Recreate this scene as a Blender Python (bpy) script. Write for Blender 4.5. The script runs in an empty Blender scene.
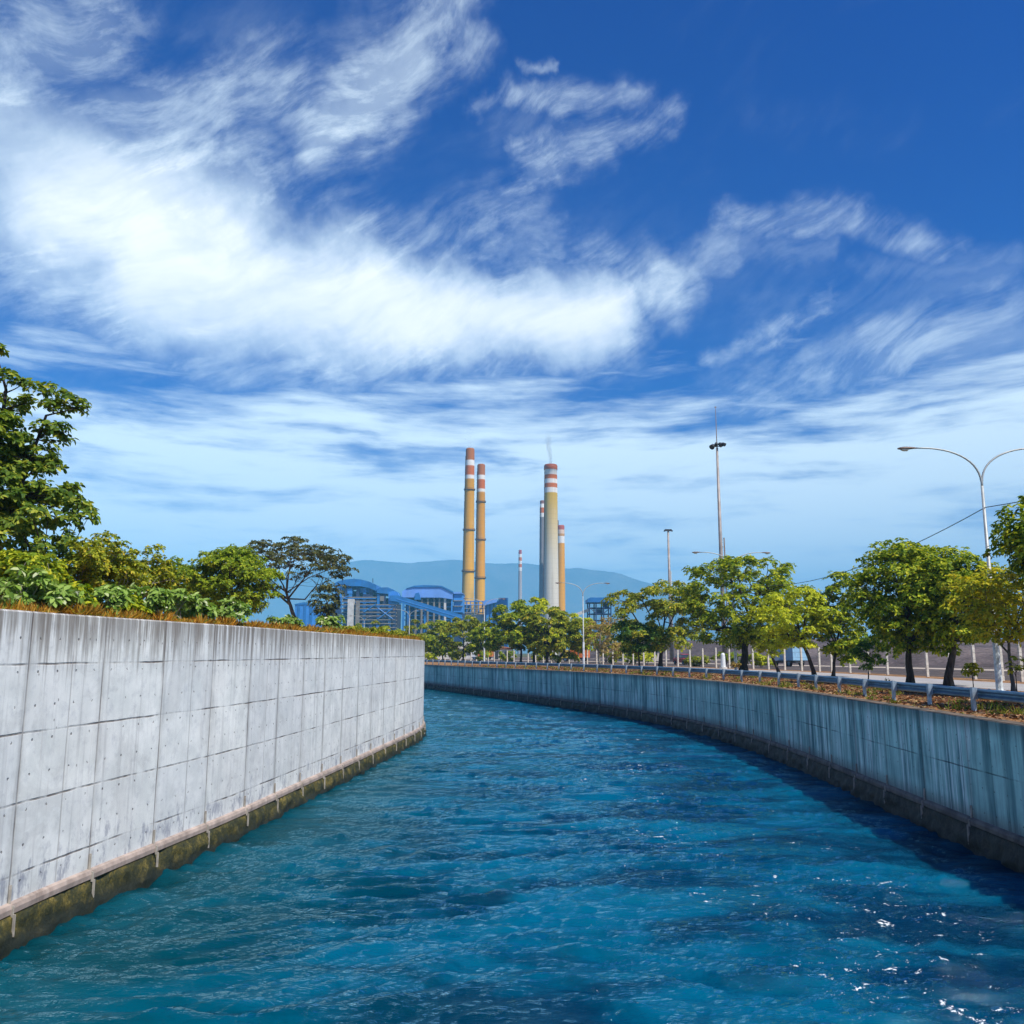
import bpy, math, random
import numpy as np
from mathutils import Vector, noise as mnoise
from mathutils.geometry import tessellate_polygon

rnd = random.Random(7)
scene = bpy.context.scene
COL = scene.collection

# ------------------------------------------------------------------ camera
F = 880.0                      # focal length in pixels of a 1024 picture
HORIZON = 653.0
EYE = 5.0                      # eye height over the water
PITCH = math.atan((HORIZON - 512.0) / F)
CP, SP = math.cos(PITCH), math.sin(PITCH)
cam_data = bpy.data.cameras.new("camera")
cam_data.sensor_width = 36.0
cam_data.lens = F / 1024.0 * 36.0
cam_data.clip_start = 0.1
cam_data.clip_end = 40000.0
cam = bpy.data.objects.new("camera", cam_data)
cam.location = (0, 0, EYE)
cam.rotation_euler = (math.pi / 2 + PITCH, 0, 0)
COL.objects.link(cam)
scene.camera = cam

def ray(px, py):
    u = (px - 512.0) / F
    v = (512.0 - py) / F
    return u, CP - v * SP, SP + v * CP

def at(px, py, Y):
    u, dy, dz = ray(px, py)
    k = Y / dy
    return Vector((u * k, Y, EYE + dz * k))

def direction(px, py):
    u, dy, dz = ray(px, py)
    return math.atan2(u, dy), math.atan2(dz, math.hypot(u, dy))

# ------------------------------------------------------------------ helpers
def put(o, parent=None):
    COL.objects.link(o)
    if parent is not None:
        o.parent = parent
        o.matrix_parent_inverse = parent.matrix_world.inverted() if False else o.matrix_parent_inverse
    return o

def tag(o, label, cat, group=None, kind=None):
    o["label"] = label
    o["category"] = cat
    if group:
        o["group"] = group
    if kind:
        o["kind"] = kind
    return o

def empty(name, loc, label, cat, group=None):
    o = bpy.data.objects.new(name, None)
    o.location = loc
    o.empty_display_size = 0.3
    COL.objects.link(o)
    return tag(o, label, cat, group)

class MB:
    """collects shapes in world coordinates; build() makes ONE mesh object of them"""
    def __init__(self):
        self.v, self.f, self.uv = [], [], None

    def add(self, verts, faces):
        n = len(self.v)
        self.v += [tuple(p) for p in verts]
        self.f += [tuple(i + n for i in q) for q in faces]

    def box(self, x0, x1, y0, y1, z0, z1):
        self.add([(x0, y0, z0), (x1, y0, z0), (x1, y1, z0), (x0, y1, z0),
                  (x0, y0, z1), (x1, y0, z1), (x1, y1, z1), (x0, y1, z1)],
                 [(0, 3, 2, 1), (4, 5, 6, 7), (0, 1, 5, 4), (1, 2, 6, 5), (2, 3, 7, 6), (3, 0, 4, 7)])

    def obox(self, c, ax, ay, hx, hy, z0, z1):
        """box with horizontal axes ax, ay (2-D unit vectors)"""
        pts = []
        for z in (z0, z1):
            for sx, sy in ((-1, -1), (1, -1), (1, 1), (-1, 1)):
                pts.append((c[0] + ax[0] * hx * sx + ay[0] * hy * sy, c[1] + ax[1] * hx * sx + ay[1] * hy * sy, z))
        self.add(pts, [(0, 3, 2, 1), (4, 5, 6, 7), (0, 1, 5, 4), (1, 2, 6, 5), (2, 3, 7, 6), (3, 0, 4, 7)])

    def tube(self, pts, radii, n=8, caps=True):
        pts = [Vector(p) for p in pts]
        if not hasattr(radii, "__len__"):
            radii = [radii] * len(pts)
        rings = []
        prev = None
        for i, p in enumerate(pts):
            d = (pts[min(i + 1, len(pts) - 1)] - pts[max(i - 1, 0)])
            if d.length < 1e-9:
                d = Vector((0, 0, 1))
            d.normalize()
            if prev is None:
                a = d.cross(Vector((0, 0, 1)) if abs(d.z) < 0.9 else Vector((1, 0, 0))).normalized()
            else:
                a = (prev - d * prev.dot(d))
                a = a.normalized() if a.length > 1e-6 else d.orthogonal().normalized()
            prev = a
            b = d.cross(a)
            rings.append([p + (a * math.cos(2 * math.pi * k / n) + b * math.sin(2 * math.pi * k / n)) * radii[i] for k in range(n)])
        base = len(self.v)
        for r in rings:
            self.v += [tuple(q) for q in r]
        for i in range(len(rings) - 1):
            for k in range(n):
                k2 = (k + 1) % n
                self.f.append((base + i * n + k, base + i * n + k2, base + (i + 1) * n + k2, base + (i + 1) * n + k))
        if caps:
            self.f.append(tuple(base + k for k in reversed(range(n))))
            self.f.append(tuple(base + (len(rings) - 1) * n + k for k in range(n)))

    def lathe(self, prof, n=32, c=(0, 0)):
        base = len(self.v)
        for r, z in prof:
            for k in range(n):
                t = 2 * math.pi * k / n
                self.v.append((c[0] + r * math.cos(t), c[1] + r * math.sin(t), z))
        for i in range(len(prof) - 1):
            for k in range(n):
                k2 = (k + 1) % n
                self.f.append((base + i * n + k, base + i * n + k2, base + (i + 1) * n + k2, base + (i + 1) * n + k))

    def prism(self, outline, y0, y1):
        """outline: (x, z) points, extruded along Y"""
        n = len(outline)
        self.add([(x, y0, z) for x, z in outline] + [(x, y1, z) for x, z in outline],
                 [tuple(range(n)), tuple(reversed(range(n, 2 * n)))] +
                 [(k, k + n, (k + 1) % n + n, (k + 1) % n) for k in range(n)])

    def build(self, name, mat, parent=None, smooth=False, origin=None):
        o_ = Vector(origin) if origin is not None else (Vector(parent_world(parent)) if parent is not None else Vector((0, 0, 0)))
        me = bpy.data.meshes.new(name)
        me.from_pydata([(x - o_.x, y - o_.y, z - o_.z) for x, y, z in self.v], [], self.f)
        if mat is not None:
            me.materials.append(mat)
        if smooth:
            me.polygons.foreach_set("use_smooth", [True] * len(me.polygons))
        me.update()
        o = bpy.data.objects.new(name, me)
        COL.objects.link(o)
        if parent is not None:
            o.parent = parent
        else:
            o.location = o_
        if parent is not None and origin is not None:
            o.location = o_ - Vector(parent_world(parent))
        return o

def parent_world(p):
    w = Vector((0, 0, 0))
    while p is not None:
        w += p.location
        p = p.parent
    return w

def bevel(o, w=0.02, seg=2):
    m = o.modifiers.new("bevel", "BEVEL")
    m.width = w
    m.segments = seg
    m.limit_method = "ANGLE"
    return o

def catmull(points, step=1.0):
    """dense 2-D polyline through the points"""
    P = [Vector(p) for p in points]
    P = [P[0] * 2 - P[1]] + P + [P[-1] * 2 - P[-2]]
    out = []
    for i in range(1, len(P) - 2):
        a, b, c, d = P[i - 1], P[i], P[i + 1], P[i + 2]
        n = max(2, int((c - b).length / 0.5))
        for k in range(n):
            t = k / n
            out.append(0.5 * ((2 * b) + (c - a) * t + (2 * a - 5 * b + 4 * c - d) * t * t + (3 * b - a - 3 * c + d) * t ** 3))
    out.append(P[-2])
    res, acc = [out[0]], 0.0
    for p, q in zip(out, out[1:]):
        L = (q - p).length
        while acc + L >= step:
            t = (step - acc) / L
            p = p + (q - p) * t
            L = (q - p).length
            acc = 0.0
            res.append(p.copy())
        acc += L
    res.append(out[-1])
    return res

def normals2(c):
    """unit tangents and right-hand normals of a 2-D polyline"""
    T, N = [], []
    for i in range(len(c)):
        d = c[min(i + 1, len(c) - 1)] - c[max(i - 1, 0)]
        d.normalize()
        T.append(d)
        N.append(Vector((d.y, -d.x)))
    return T, N

def offset(c, d):
    T, N = normals2(c)
    return [p + n * d for p, n in zip(c, N)]

# ------------------------------------------------------------------ materials
def new_mat(name):
    m = bpy.data.materials.new(name)
    m.use_nodes = True
    nt = m.node_tree
    nt.nodes.clear()
    out = nt.nodes.new("ShaderNodeOutputMaterial")
    return m, nt, out

class G:
    """small wrapper that adds nodes and links"""
    def __init__(self, nt):
        self.nt = nt
    def n(self, typ, ins=None, **props):
        x = self.nt.nodes.new(typ)
        for k, v in props.items():
            setattr(x, k, v)
        for k, v in (ins or {}).items():
            s = x.inputs[k]
            if isinstance(v, bpy.types.NodeSocket):
                self.nt.links.new(v, s)
            else:
                s.default_value = v
        return x
    def math(self, op, a, b=0.0, c=None, clamp=False):
        ins = {0: a, 1: b}
        if c is not None:
            ins[2] = c
        return self.n("ShaderNodeMath", ins, operation=op, use_clamp=clamp).outputs[0]
    def vmath(self, op, a, b=None):
        ins = {0: a}
        if b is not None:
            ins[1] = b
        x = self.n("ShaderNodeVectorMath", ins, operation=op)
        return x.outputs["Value"] if op in ("DOT_PRODUCT", "LENGTH", "DISTANCE") else x.outputs[0]
    def noise(self, vec, scale, detail=4.0, rough=0.55, dist=0.0):
        return self.n("ShaderNodeTexNoise", {"Vector": vec, "Scale": scale, "Detail": detail, "Roughness": rough, "Distortion": dist}).outputs["Fac"]
    def smooth(self, x, a, b, lo=0.0, hi=1.0):
        return self.n("ShaderNodeMapRange", {"Value": x, "From Min": a, "From Max": b, "To Min": lo, "To Max": hi}, interpolation_type="SMOOTHSTEP").outputs[0]
    def lin(self, x, a, b, lo=0.0, hi=1.0):
        return self.n("ShaderNodeMapRange", {"Value": x, "From Min": a, "From Max": b, "To Min": lo, "To Max": hi}).outputs[0]
    def mix(self, fac, a, b, blend="MIX"):
        x = self.n("ShaderNodeMix", data_type="RGBA", blend_type=blend)
        for s, v in ((x.inputs[0], fac), (x.inputs[6], a), (x.inputs[7], b)):
            if isinstance(v, bpy.types.NodeSocket):
                self.nt.links.new(v, s)
            else:
                s.default_value = v if not isinstance(v, tuple) or len(v) == 4 else (*v, 1.0)
        return x.outputs[2]
    def ramp(self, fac, stops, interp="LINEAR"):
        x = self.n("ShaderNodeValToRGB", {0: fac})
        r = x.color_ramp
        r.interpolation = interp
        while len(r.elements) < len(stops):
            r.elements.new(0.5)
        for e, (p, c) in zip(r.elements, stops):
            e.position = p
            e.color = (*c, 1.0)
        return x.outputs[0]
    def scale(self, vec, s):
        return self.vmath("MULTIPLY", vec, s)
    def bump(self, h, strength=0.3, dist=0.02, normal=None):
        ins = {"Height": h, "Strength": strength, "Distance": dist}
        if normal is not None:
            ins["Normal"] = normal
        return self.n("ShaderNodeBump", ins).outputs[0]
    def bsdf(self, color, rough=0.6, metal=0.0, normal=None, spec=0.5):
        ins = {"Base Color": color if isinstance(color, bpy.types.NodeSocket) else (*color, 1.0), "Roughness": rough, "Metallic": metal, "Specular IOR Level": spec}
        if normal is not None:
            ins["Normal"] = normal
        return self.n("ShaderNodeBsdfPrincipled", ins).outputs[0]

def simple(name, c, rough=0.6, metal=0.0, var=0.25, scale=3.0, bump=0.15, dirt=(0.09, 0.07, 0.05), dirt_amt=0.25, bd=0.01, spec=0.5):
    """base colour with cloudy wear, grime and a little relief"""
    m, nt, out = new_mat(name)
    g = G(nt)
    P = g.n("ShaderNodeTexCoord").outputs["Object"]
    n1 = g.noise(P, scale, 6, 0.6)
    n2 = g.noise(g.scale(P, (scale * 1.5, scale * 1.5, scale * 0.25)), 1.0, 5, 0.65)
    dark = tuple(x * (1 - var) for x in c)
    lite = tuple(min(1, x * (1 + var)) for x in c)
    col = g.mix(g.smooth(n1, 0.3, 0.7), dark, lite)
    col = g.mix(g.smooth(n2, 0.52, 0.75, 0, dirt_amt), col, dirt)
    b = g.bump(n1, bump, bd)
    nt.links.new(g.bsdf(col, rough, metal, b, spec), out.inputs[0])
    return m

def wall_mat(name, left):
    """cast concrete: u metres along the wall, v metres above the water (UV)"""
    m, nt, out = new_mat(name)
    g = G(nt)
    uv = g.n("ShaderNodeUVMap", uv_map="along").outputs[0]
    sep = g.n("ShaderNodeSeparateXYZ", {0: uv})
    U, V = sep.outputs[0], sep.outputs[1]
    fine = g.noise(uv, 14.0, 8, 0.65)
    mid = g.noise(uv, 1.1, 6, 0.6)
    big = g.noise(uv, 0.35, 3, 0.5)
    st1 = g.noise(g.scale(uv, (5.5, 0.22, 1)), 1.0, 5, 0.65)
    st2 = g.noise(g.scale(uv, (16.0, 0.5, 1)), 1.0, 4, 0.6)
    st3 = g.noise(g.scale(uv, (1.7, 0.10, 1)), 1.0, 4, 0.6)
    wob = g.math("MULTIPLY", g.math("SUBTRACT", g.noise(uv, 0.9, 3), 0.5), 0.05)
    top = 5.75 if left else 3.35
    H = 1.22 if left else 1.30
    W = 2.44 if left else 2.9
    # distance to horizontal form lines and vertical joints
    fv = g.math("PINGPONG", g.math("ADD", g.math("SUBTRACT", top - (0.93 if left else 1.3), V), wob), H / 2)
    fu = g.math("PINGPONG", g.math("ADD", U, wob), W / 2)
    fu2 = g.math("PINGPONG", g.math("ADD", g.math("ADD", U, W * 0.43), wob), W)
    brk = g.smooth(g.noise(uv, 0.7, 4, 0.7), 0.4, 0.62)
    # every panel poured a little differently
    pu = g.math("FLOOR", g.math("DIVIDE", U, W))
    pv = g.math("FLOOR", g.math("DIVIDE", g.math("SUBTRACT", top - (0.93 if left else 1.3), V), H))
    cell = g.n("ShaderNodeTexWhiteNoise", {"Vector": g.n("ShaderNodeCombineXYZ", {0: pu, 1: pv}).outputs[0]}, noise_dimensions="2D").outputs["Value"]
    hl = g.math("MULTIPLY", g.smooth(fv, 0.008, 0.028, 1, 0), g.lin(brk, 0, 1, 0.08, 1.0))
    vl = g.math("MULTIPLY", g.smooth(fu, 0.006, 0.036, 1, 0), g.lin(g.noise(g.scale(uv, (1.0, 0.5, 1)), 1.3, 4, 0.7), 0.3, 0.7, 0.25, 1.0))
    vl2 = g.math("MULTIPLY", g.smooth(fu2, 0.008, 0.03, 1, 0), 0.4)
    if left:
        base = g.mix(g.smooth(mid, 0.3, 0.72), (0.58, 0.61, 0.59), (0.78, 0.80, 0.77))
        base = g.mix(g.smooth(big, 0.4, 0.7, 0, 0.35), base, (0.62, 0.61, 0.585))
        base = g.mix(g.smooth(g.noise(uv, 3.2, 7, 0.72), 0.48, 0.72, 0, 0.45), base, (0.32, 0.34, 0.37))
        base = g.mix(g.smooth(st1, 0.5, 0.7, 0, 0.35), base, (0.30, 0.30, 0.31))
        base = g.mix(g.lin(cell, 0, 1, 0.0, 0.28), base, (0.40, 0.44, 0.49))
        # dark runs that start at the coping and thin out downwards
        fade = g.smooth(V, top - 2.0, top, 0.0, 1.0)
        runs = g.math("MULTIPLY", g.smooth(g.math("ADD", st1, g.math("MULTIPLY", fade, 0.20)), 0.57, 0.78), g.lin(fade, 0, 1, 0.22, 0.75))
        base = g.mix(runs, base, (0.14, 0.12, 0.10))
        runs2 = g.math("MULTIPLY", g.smooth(g.math("ADD", st2, g.math("MULTIPLY", g.smooth(V, top - 0.95, top), 0.22)), 0.6, 0.78), 0.55)
        base = g.mix(runs2, base, (0.16, 0.135, 0.11))
        white = g.math("MULTIPLY", g.smooth(st2, 0.6, 0.75), 0.35)
        base = g.mix(white, base, (0.80, 0.80, 0.79))
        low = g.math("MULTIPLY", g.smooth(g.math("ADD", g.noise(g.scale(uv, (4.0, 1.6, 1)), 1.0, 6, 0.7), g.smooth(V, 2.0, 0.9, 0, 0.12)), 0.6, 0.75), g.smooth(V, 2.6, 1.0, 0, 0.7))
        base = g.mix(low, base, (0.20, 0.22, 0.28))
        # broad patches where old formwork and repairs left another tone
        patch = g.smooth(g.noise(g.scale(uv, (0.8, 0.55, 1)), 1.0, 7, 0.68, 0.8), 0.52, 0.60, 0, 0.26)
        base = g.mix(patch, base, (0.40, 0.41, 0.40))
        rust = g.math("MULTIPLY", g.smooth(g.noise(g.scale(uv, (3.5, 0.35, 1)), 1.0, 5, 0.7), 0.62, 0.74), g.smooth(V, top - 1.6, top, 0.0, 0.6))
        base = g.mix(rust, base, (0.23, 0.12, 0.06))
        linec, lamt = (0.085, 0.058, 0.042), 0.88
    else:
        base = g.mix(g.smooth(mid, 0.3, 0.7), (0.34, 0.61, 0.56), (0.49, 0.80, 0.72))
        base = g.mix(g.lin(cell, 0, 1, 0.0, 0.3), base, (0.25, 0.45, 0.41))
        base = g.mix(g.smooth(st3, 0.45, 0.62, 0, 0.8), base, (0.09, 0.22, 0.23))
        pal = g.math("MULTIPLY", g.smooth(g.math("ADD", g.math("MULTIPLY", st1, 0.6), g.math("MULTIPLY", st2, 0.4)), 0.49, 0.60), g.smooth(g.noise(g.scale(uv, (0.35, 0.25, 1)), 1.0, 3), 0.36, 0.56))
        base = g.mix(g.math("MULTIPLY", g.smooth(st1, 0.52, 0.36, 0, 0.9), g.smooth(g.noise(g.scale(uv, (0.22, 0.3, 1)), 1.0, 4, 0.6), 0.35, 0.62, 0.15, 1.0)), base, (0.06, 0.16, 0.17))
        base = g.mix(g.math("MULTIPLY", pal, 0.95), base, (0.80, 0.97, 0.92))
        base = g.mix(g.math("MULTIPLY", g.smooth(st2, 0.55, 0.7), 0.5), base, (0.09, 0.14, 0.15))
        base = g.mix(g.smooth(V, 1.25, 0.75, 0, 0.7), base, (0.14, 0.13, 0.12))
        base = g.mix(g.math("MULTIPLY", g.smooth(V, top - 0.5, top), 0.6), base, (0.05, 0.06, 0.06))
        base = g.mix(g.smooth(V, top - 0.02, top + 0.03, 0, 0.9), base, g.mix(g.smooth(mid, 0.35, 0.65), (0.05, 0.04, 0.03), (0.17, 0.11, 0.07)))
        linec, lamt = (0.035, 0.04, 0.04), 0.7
    lines = g.math("MAXIMUM", g.math("MAXIMUM", hl, vl), vl2)
    base = g.mix(g.math("MULTIPLY", lines, lamt), base, linec)
    # soft grime beside the joints, pale leached edge next to it
    base = g.mix(g.math("MULTIPLY", g.smooth(fu, 0.02, 0.22, 1, 0), g.lin(st1, 0.3, 0.7, 0.0, 0.35)), base, (0.12, 0.11, 0.10))
    # tie holes and pocks
    hx = g.math("PINGPONG", g.math("ADD", U, 0.31), 0.305)
    hy = g.math("PINGPONG", g.math("ADD", V, 0.2), 0.305)
    hole = g.math("SQRT", g.math("ADD", g.math("MULTIPLY", hx, hx), g.math("MULTIPLY", hy, hy)))
    keep = g.math("GREATER_THAN", g.n("ShaderNodeTexWhiteNoise", {"Vector": g.vmath("FLOOR", g.scale(g.vmath("ADD", uv, (0.31, 0.2, 0)), (1 / 0.61, 1 / 0.61, 1)))}, noise_dimensions="2D").outputs["Value"], 0.35)
    holes = g.math("MULTIPLY", g.smooth(hole, 0.018, 0.032, 1, 0), keep)
    pock = g.smooth(g.n("ShaderNodeTexVoronoi", {"Vector": g.scale(uv, (2.2, 1.6, 1)), "Scale": 1.0}).outputs["Distance"], 0.03, 0.06, 1, 0)
    base = g.mix(g.math("MULTIPLY", g.math("MAXIMUM", holes, g.math("MULTIPLY", pock, 0.8)), 0.8), base, (0.09, 0.08, 0.07))
    h = g.math("SUBTRACT", g.math("ADD", g.math("MULTIPLY", fine, 0.25), g.math("MULTIPLY", mid, 0.6)), g.math("MULTIPLY", g.math("MAXIMUM", lines, holes), 1.4))
    h = g.math("ADD", h, g.math("MULTIPLY", cell, 0.5))
    nt.links.new(g.bsdf(base, 0.88, 0, g.bump(h, 0.6, 0.012), 0.3), out.inputs[0])
    return m

def algae_mat(name, left):
    m, nt, out = new_mat(name)
    g = G(nt)
    P = g.n("ShaderNodeTexCoord").outputs["Object"]
    z = g.n("ShaderNodeSeparateXYZ", {0: P}).outputs[2]
    n1 = g.noise(P, 3.0, 8, 0.7)
    n2 = g.noise(P, 16.0, 6, 0.7)
    if left:
        c = g.ramp(g.math("ADD", g.math("MULTIPLY", n1, 0.6), g.math("MULTIPLY", n2, 0.4)), [(0.38, (0.008, 0.011, 0.004)), (0.49, (0.035, 0.036, 0.007)), (0.58, (0.12, 0.095, 0.017)), (0.7, (0.32, 0.25, 0.08))])
    else:
        c = g.ramp(g.math("ADD", g.math("MULTIPLY", n1, 0.6), g.math("MULTIPLY", n2, 0.4)), [(0.34, (0.008, 0.010, 0.008)), (0.5, (0.025, 0.027, 0.018)), (0.66, (0.085, 0.07, 0.045))])
    # wet growth darkens the last hand's breadth above the water
    c = g.mix(g.smooth(g.math("ADD", z, g.math("MULTIPLY", n1, 0.25)), 0.50, 0.18, 0, 0.92), c, (0.008, 0.012, 0.006))
    nt.links.new(g.bsdf(c, 0.7, 0, g.bump(n2, 0.8, 0.04), 0.4), out.inputs[0])
    return m

def leaf_mat(name, stops, trans=0.35, tint=(1.0, 1.0, 0.55)):
    m, nt, out = new_mat(name)
    g = G(nt)
    r = g.n("ShaderNodeNewGeometry").outputs["Random Per Island"]
    col = g.ramp(r, stops)
    P = g.n("ShaderNodeTexCoord").outputs["Object"]
    col = g.mix(g.smooth(g.noise(P, 0.9, 3), 0.42, 0.62, 0, 0.5), col, g.mix(1.0, col, (0.62, 0.78, 0.6, 1), "MULTIPLY"))
    a = g.bsdf(col, 0.5, 0, None, 0.14)
    t = g.n("ShaderNodeBsdfTranslucent", {"Color": g.mix(1.0, col, (tint[0] * 1.3, tint[1] * 1.3, tint[2], 1), "MULTIPLY")}).outputs[0]
    mx = g.n("ShaderNodeMixShader", {0: trans, 1: a, 2: t}).outputs[0]
    nt.links.new(mx, out.inputs[0])
    return m

def bark_mat(name, c):
    m, nt, out = new_mat(name)
    g = G(nt)
    P = g.n("ShaderNodeTexCoord").outputs["Object"]
    n1 = g.noise(g.scale(P, (9, 9, 1.6)), 1.0, 6, 0.65)
    n2 = g.noise(P, 1.4, 4)
    col = g.mix(g.smooth(n1, 0.35, 0.65), tuple(x * 0.5 for x in c), tuple(x * 1.4 for x in c))
    col = g.mix(g.smooth(n2, 0.5, 0.7, 0, 0.5), col, (0.20, 0.19, 0.16))
    nt.links.new(g.bsdf(col, 0.9, 0, g.bump(n1, 0.7, 0.03), 0.2), out.inputs[0])
    return m

def ground_mat(name, stops, scale=0.6, patch=None):
    m, nt, out = new_mat(name)
    g = G(nt)
    P = g.n("ShaderNodeTexCoord").outputs["Object"]
    n1 = g.noise(P, scale, 8, 0.68)
    n2 = g.noise(P, scale * 14, 5, 0.7)
    n3 = g.noise(P, 0.02 if patch is None or scale < 0.5 else 0.35, 5, 0.6)
    col = g.ramp(g.math("ADD", g.math("MULTIPLY", n1, 0.55), g.math("MULTIPLY", n2, 0.45)), stops)
    if patch:
        col = g.mix(g.smooth(n3, 0.45, 0.62), col, patch)
    nt.links.new(g.bsdf(col, 0.95, 0, g.bump(n2, 0.6, 0.05), 0.1), out.inputs[0])
    return m

M = {}
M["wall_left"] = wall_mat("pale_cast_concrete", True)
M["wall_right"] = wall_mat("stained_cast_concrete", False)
M["algae_left"] = algae_mat("olive_algae", True)
M["algae_right"] = algae_mat("dark_algae", False)
M["ledge_left"] = simple("pinkish_ledge", (0.34, 0.275, 0.235), 0.85, var=0.3, scale=2.2, dirt=(0.12, 0.08, 0.06), dirt_amt=0.6, bump=0.5)
M["ledge_right"] = simple("brown_ledge", (0.13, 0.115, 0.10), 0.85, var=0.4, scale=2.2, dirt=(0.03, 0.03, 0.03), dirt_amt=0.6, bump=0.5)
M["strip"] = simple("joint_seal", (0.36, 0.33, 0.28), 0.8, var=0.25, scale=5, dirt=(0.18, 0.14, 0.09), dirt_amt=0.6)
M["galv"] = simple("galvanised_steel", (0.10, 0.20, 0.30), 0.42, 0.55, var=0.2, scale=4, dirt=(0.14, 0.12, 0.10), dirt_amt=0.35)
M["post"] = simple("weathered_post_steel", (0.26, 0.35, 0.43), 0.5, 0.25, var=0.2, scale=6, dirt=(0.2, 0.14, 0.09), dirt_amt=0.4)
M["lamp"] = simple("lamp_pole_paint", (0.36, 0.385, 0.38), 0.5, 0.2, var=0.15, scale=2, dirt=(0.2, 0.15, 0.1), dirt_amt=0.35)
M["lamp_base"] = simple("peeling_white_paint", (0.62, 0.68, 0.71), 0.6, 0.0, var=0.3, scale=6, dirt=(0.15, 0.17, 0.19), dirt_amt=0.8)
M["lamp_head"] = simple("lamp_housing", (0.17, 0.12, 0.10), 0.5, 0.2, var=0.2)
M["glass"] = simple("lamp_glass", (0.6, 0.6, 0.55), 0.15, var=0.1)
M["dark_metal"] = simple("dark_metal", (0.05, 0.055, 0.06), 0.5, 0.3)
M["mast"] = simple("mast_steel", (0.30, 0.27, 0.25), 0.55, 0.2, var=0.25, scale=0.6, dirt=(0.25, 0.13, 0.07), dirt_amt=0.7)
M["fence"] = simple("concrete_fence_post", (0.58, 0.55, 0.49), 0.85, var=0.2, scale=5)
M["wire"] = simple("fence_wire", (0.30, 0.29, 0.27), 0.5, 0.4)
M["road"] = ground_mat("pale_asphalt_road", [(0.3, (0.26, 0.25, 0.245)), (0.5, (0.34, 0.33, 0.325)), (0.7, (0.43, 0.42, 0.41))], 0.5)  # pale grey asphalt, mottled evenly by noise
M["ground_right"] = ground_mat("dry_leaf_litter", [(0.36, (0.06, 0.03, 0.015)), (0.46, (0.20, 0.095, 0.04)), (0.54, (0.36, 0.20, 0.09)), (0.63, (0.54, 0.40, 0.25))], 1.1, (0.22, 0.13, 0.06))
M["field"] = ground_mat("coal_yard_soil", [(0.34, (0.035, 0.03, 0.03)), (0.5, (0.085, 0.07, 0.065)), (0.66, (0.17, 0.14, 0.12))], 0.25)
M["track"] = ground_mat("pale_dirt", [(0.36, (0.28, 0.23, 0.18)), (0.5, (0.42, 0.36, 0.29)), (0.64, (0.55, 0.48, 0.40))], 0.6)
M["coal"] = ground_mat("coal_heap", [(0.36, (0.05, 0.042, 0.042)), (0.5, (0.10, 0.082, 0.08)), (0.64, (0.19, 0.155, 0.145))], 0.12)
M["plain"] = ground_mat("far_plain", [(0.34, (0.06, 0.07, 0.03)), (0.5, (0.12, 0.12, 0.06)), (0.66, (0.22, 0.19, 0.11))], 0.05, (0.07, 0.09, 0.04))
M["ground_left"] = ground_mat("dry_orange_soil", [(0.36, (0.16, 0.085, 0.025)), (0.46, (0.30, 0.17, 0.05)), (0.54, (0.42, 0.26, 0.08)), (0.63, (0.52, 0.38, 0.18))], 1.1)
M["hills"] = ground_mat("wooded_hills", [(0.34, (0.08, 0.09, 0.08)), (0.5, (0.14, 0.145, 0.13)), (0.66, (0.22, 0.21, 0.18))], 0.004)

# ------------------------------------------------------------------ wall lines
RIGHT = catmull([(11.2, -40), (11.3, -15), (11.5, 0), (11.65, 10), (11.8, 20), (12.2, 30), (12.6, 40), (12.4, 50), (11.2, 60), (9.0, 70),
                 (5.9, 80), (2.4, 90), (-1.4, 100), (-7.2, 115), (-13.8, 132), (-21.5, 150), (-36, 178), (-62, 212), (-100, 246), (-160, 284), (-250, 318), (-420, 350), (-700, 370)], 0.5)
LEFT = catmull([(-9.6, -40), (-9.3, -15), (-9.1, 0), (-8.95, 10), (-8.72, 16), (-8.42, 19), (-8.02, 22), (-7.62, 25), (-7.2, 30), (-6.75, 35), (-6.25, 41), (-5.75, 47), (-5.4, 52.5),
                (-5.7, 58), (-6.9, 64), (-9.2, 70), (-13.0, 78), (-20, 92), (-30, 112), (-42, 135), (-60, 162), (-86, 192), (-130, 226), (-200, 256), (-300, 284), (-430, 308), (-700, 326)], 0.5)

def sweep(mb, curve, profile, side):
    """profile: (offset towards the water, z); side = +1 when the water lies to the right of the curve"""
    T, N = normals2(curve)
    base = len(mb.v)
    n = len(profile)
    for p, nn in zip(curve, N):
        for off, z in profile:
            q = p + nn * (off * side)
            mb.v.append((q.x, q.y, z))
    for i in range(len(curve) - 1):
        for k in range(n - 1):
            a, b = base + i * n + k, base + (i + 1) * n + k
            mb.f.append((a, a + 1, b + 1, b) if side < 0 else (a, b, b + 1, a + 1))

def arc_lengths(c):
    s = [0.0]
    for a, b in zip(c, c[1:]):
        s.append(s[-1] + (b - a).length)
    return s

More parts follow.
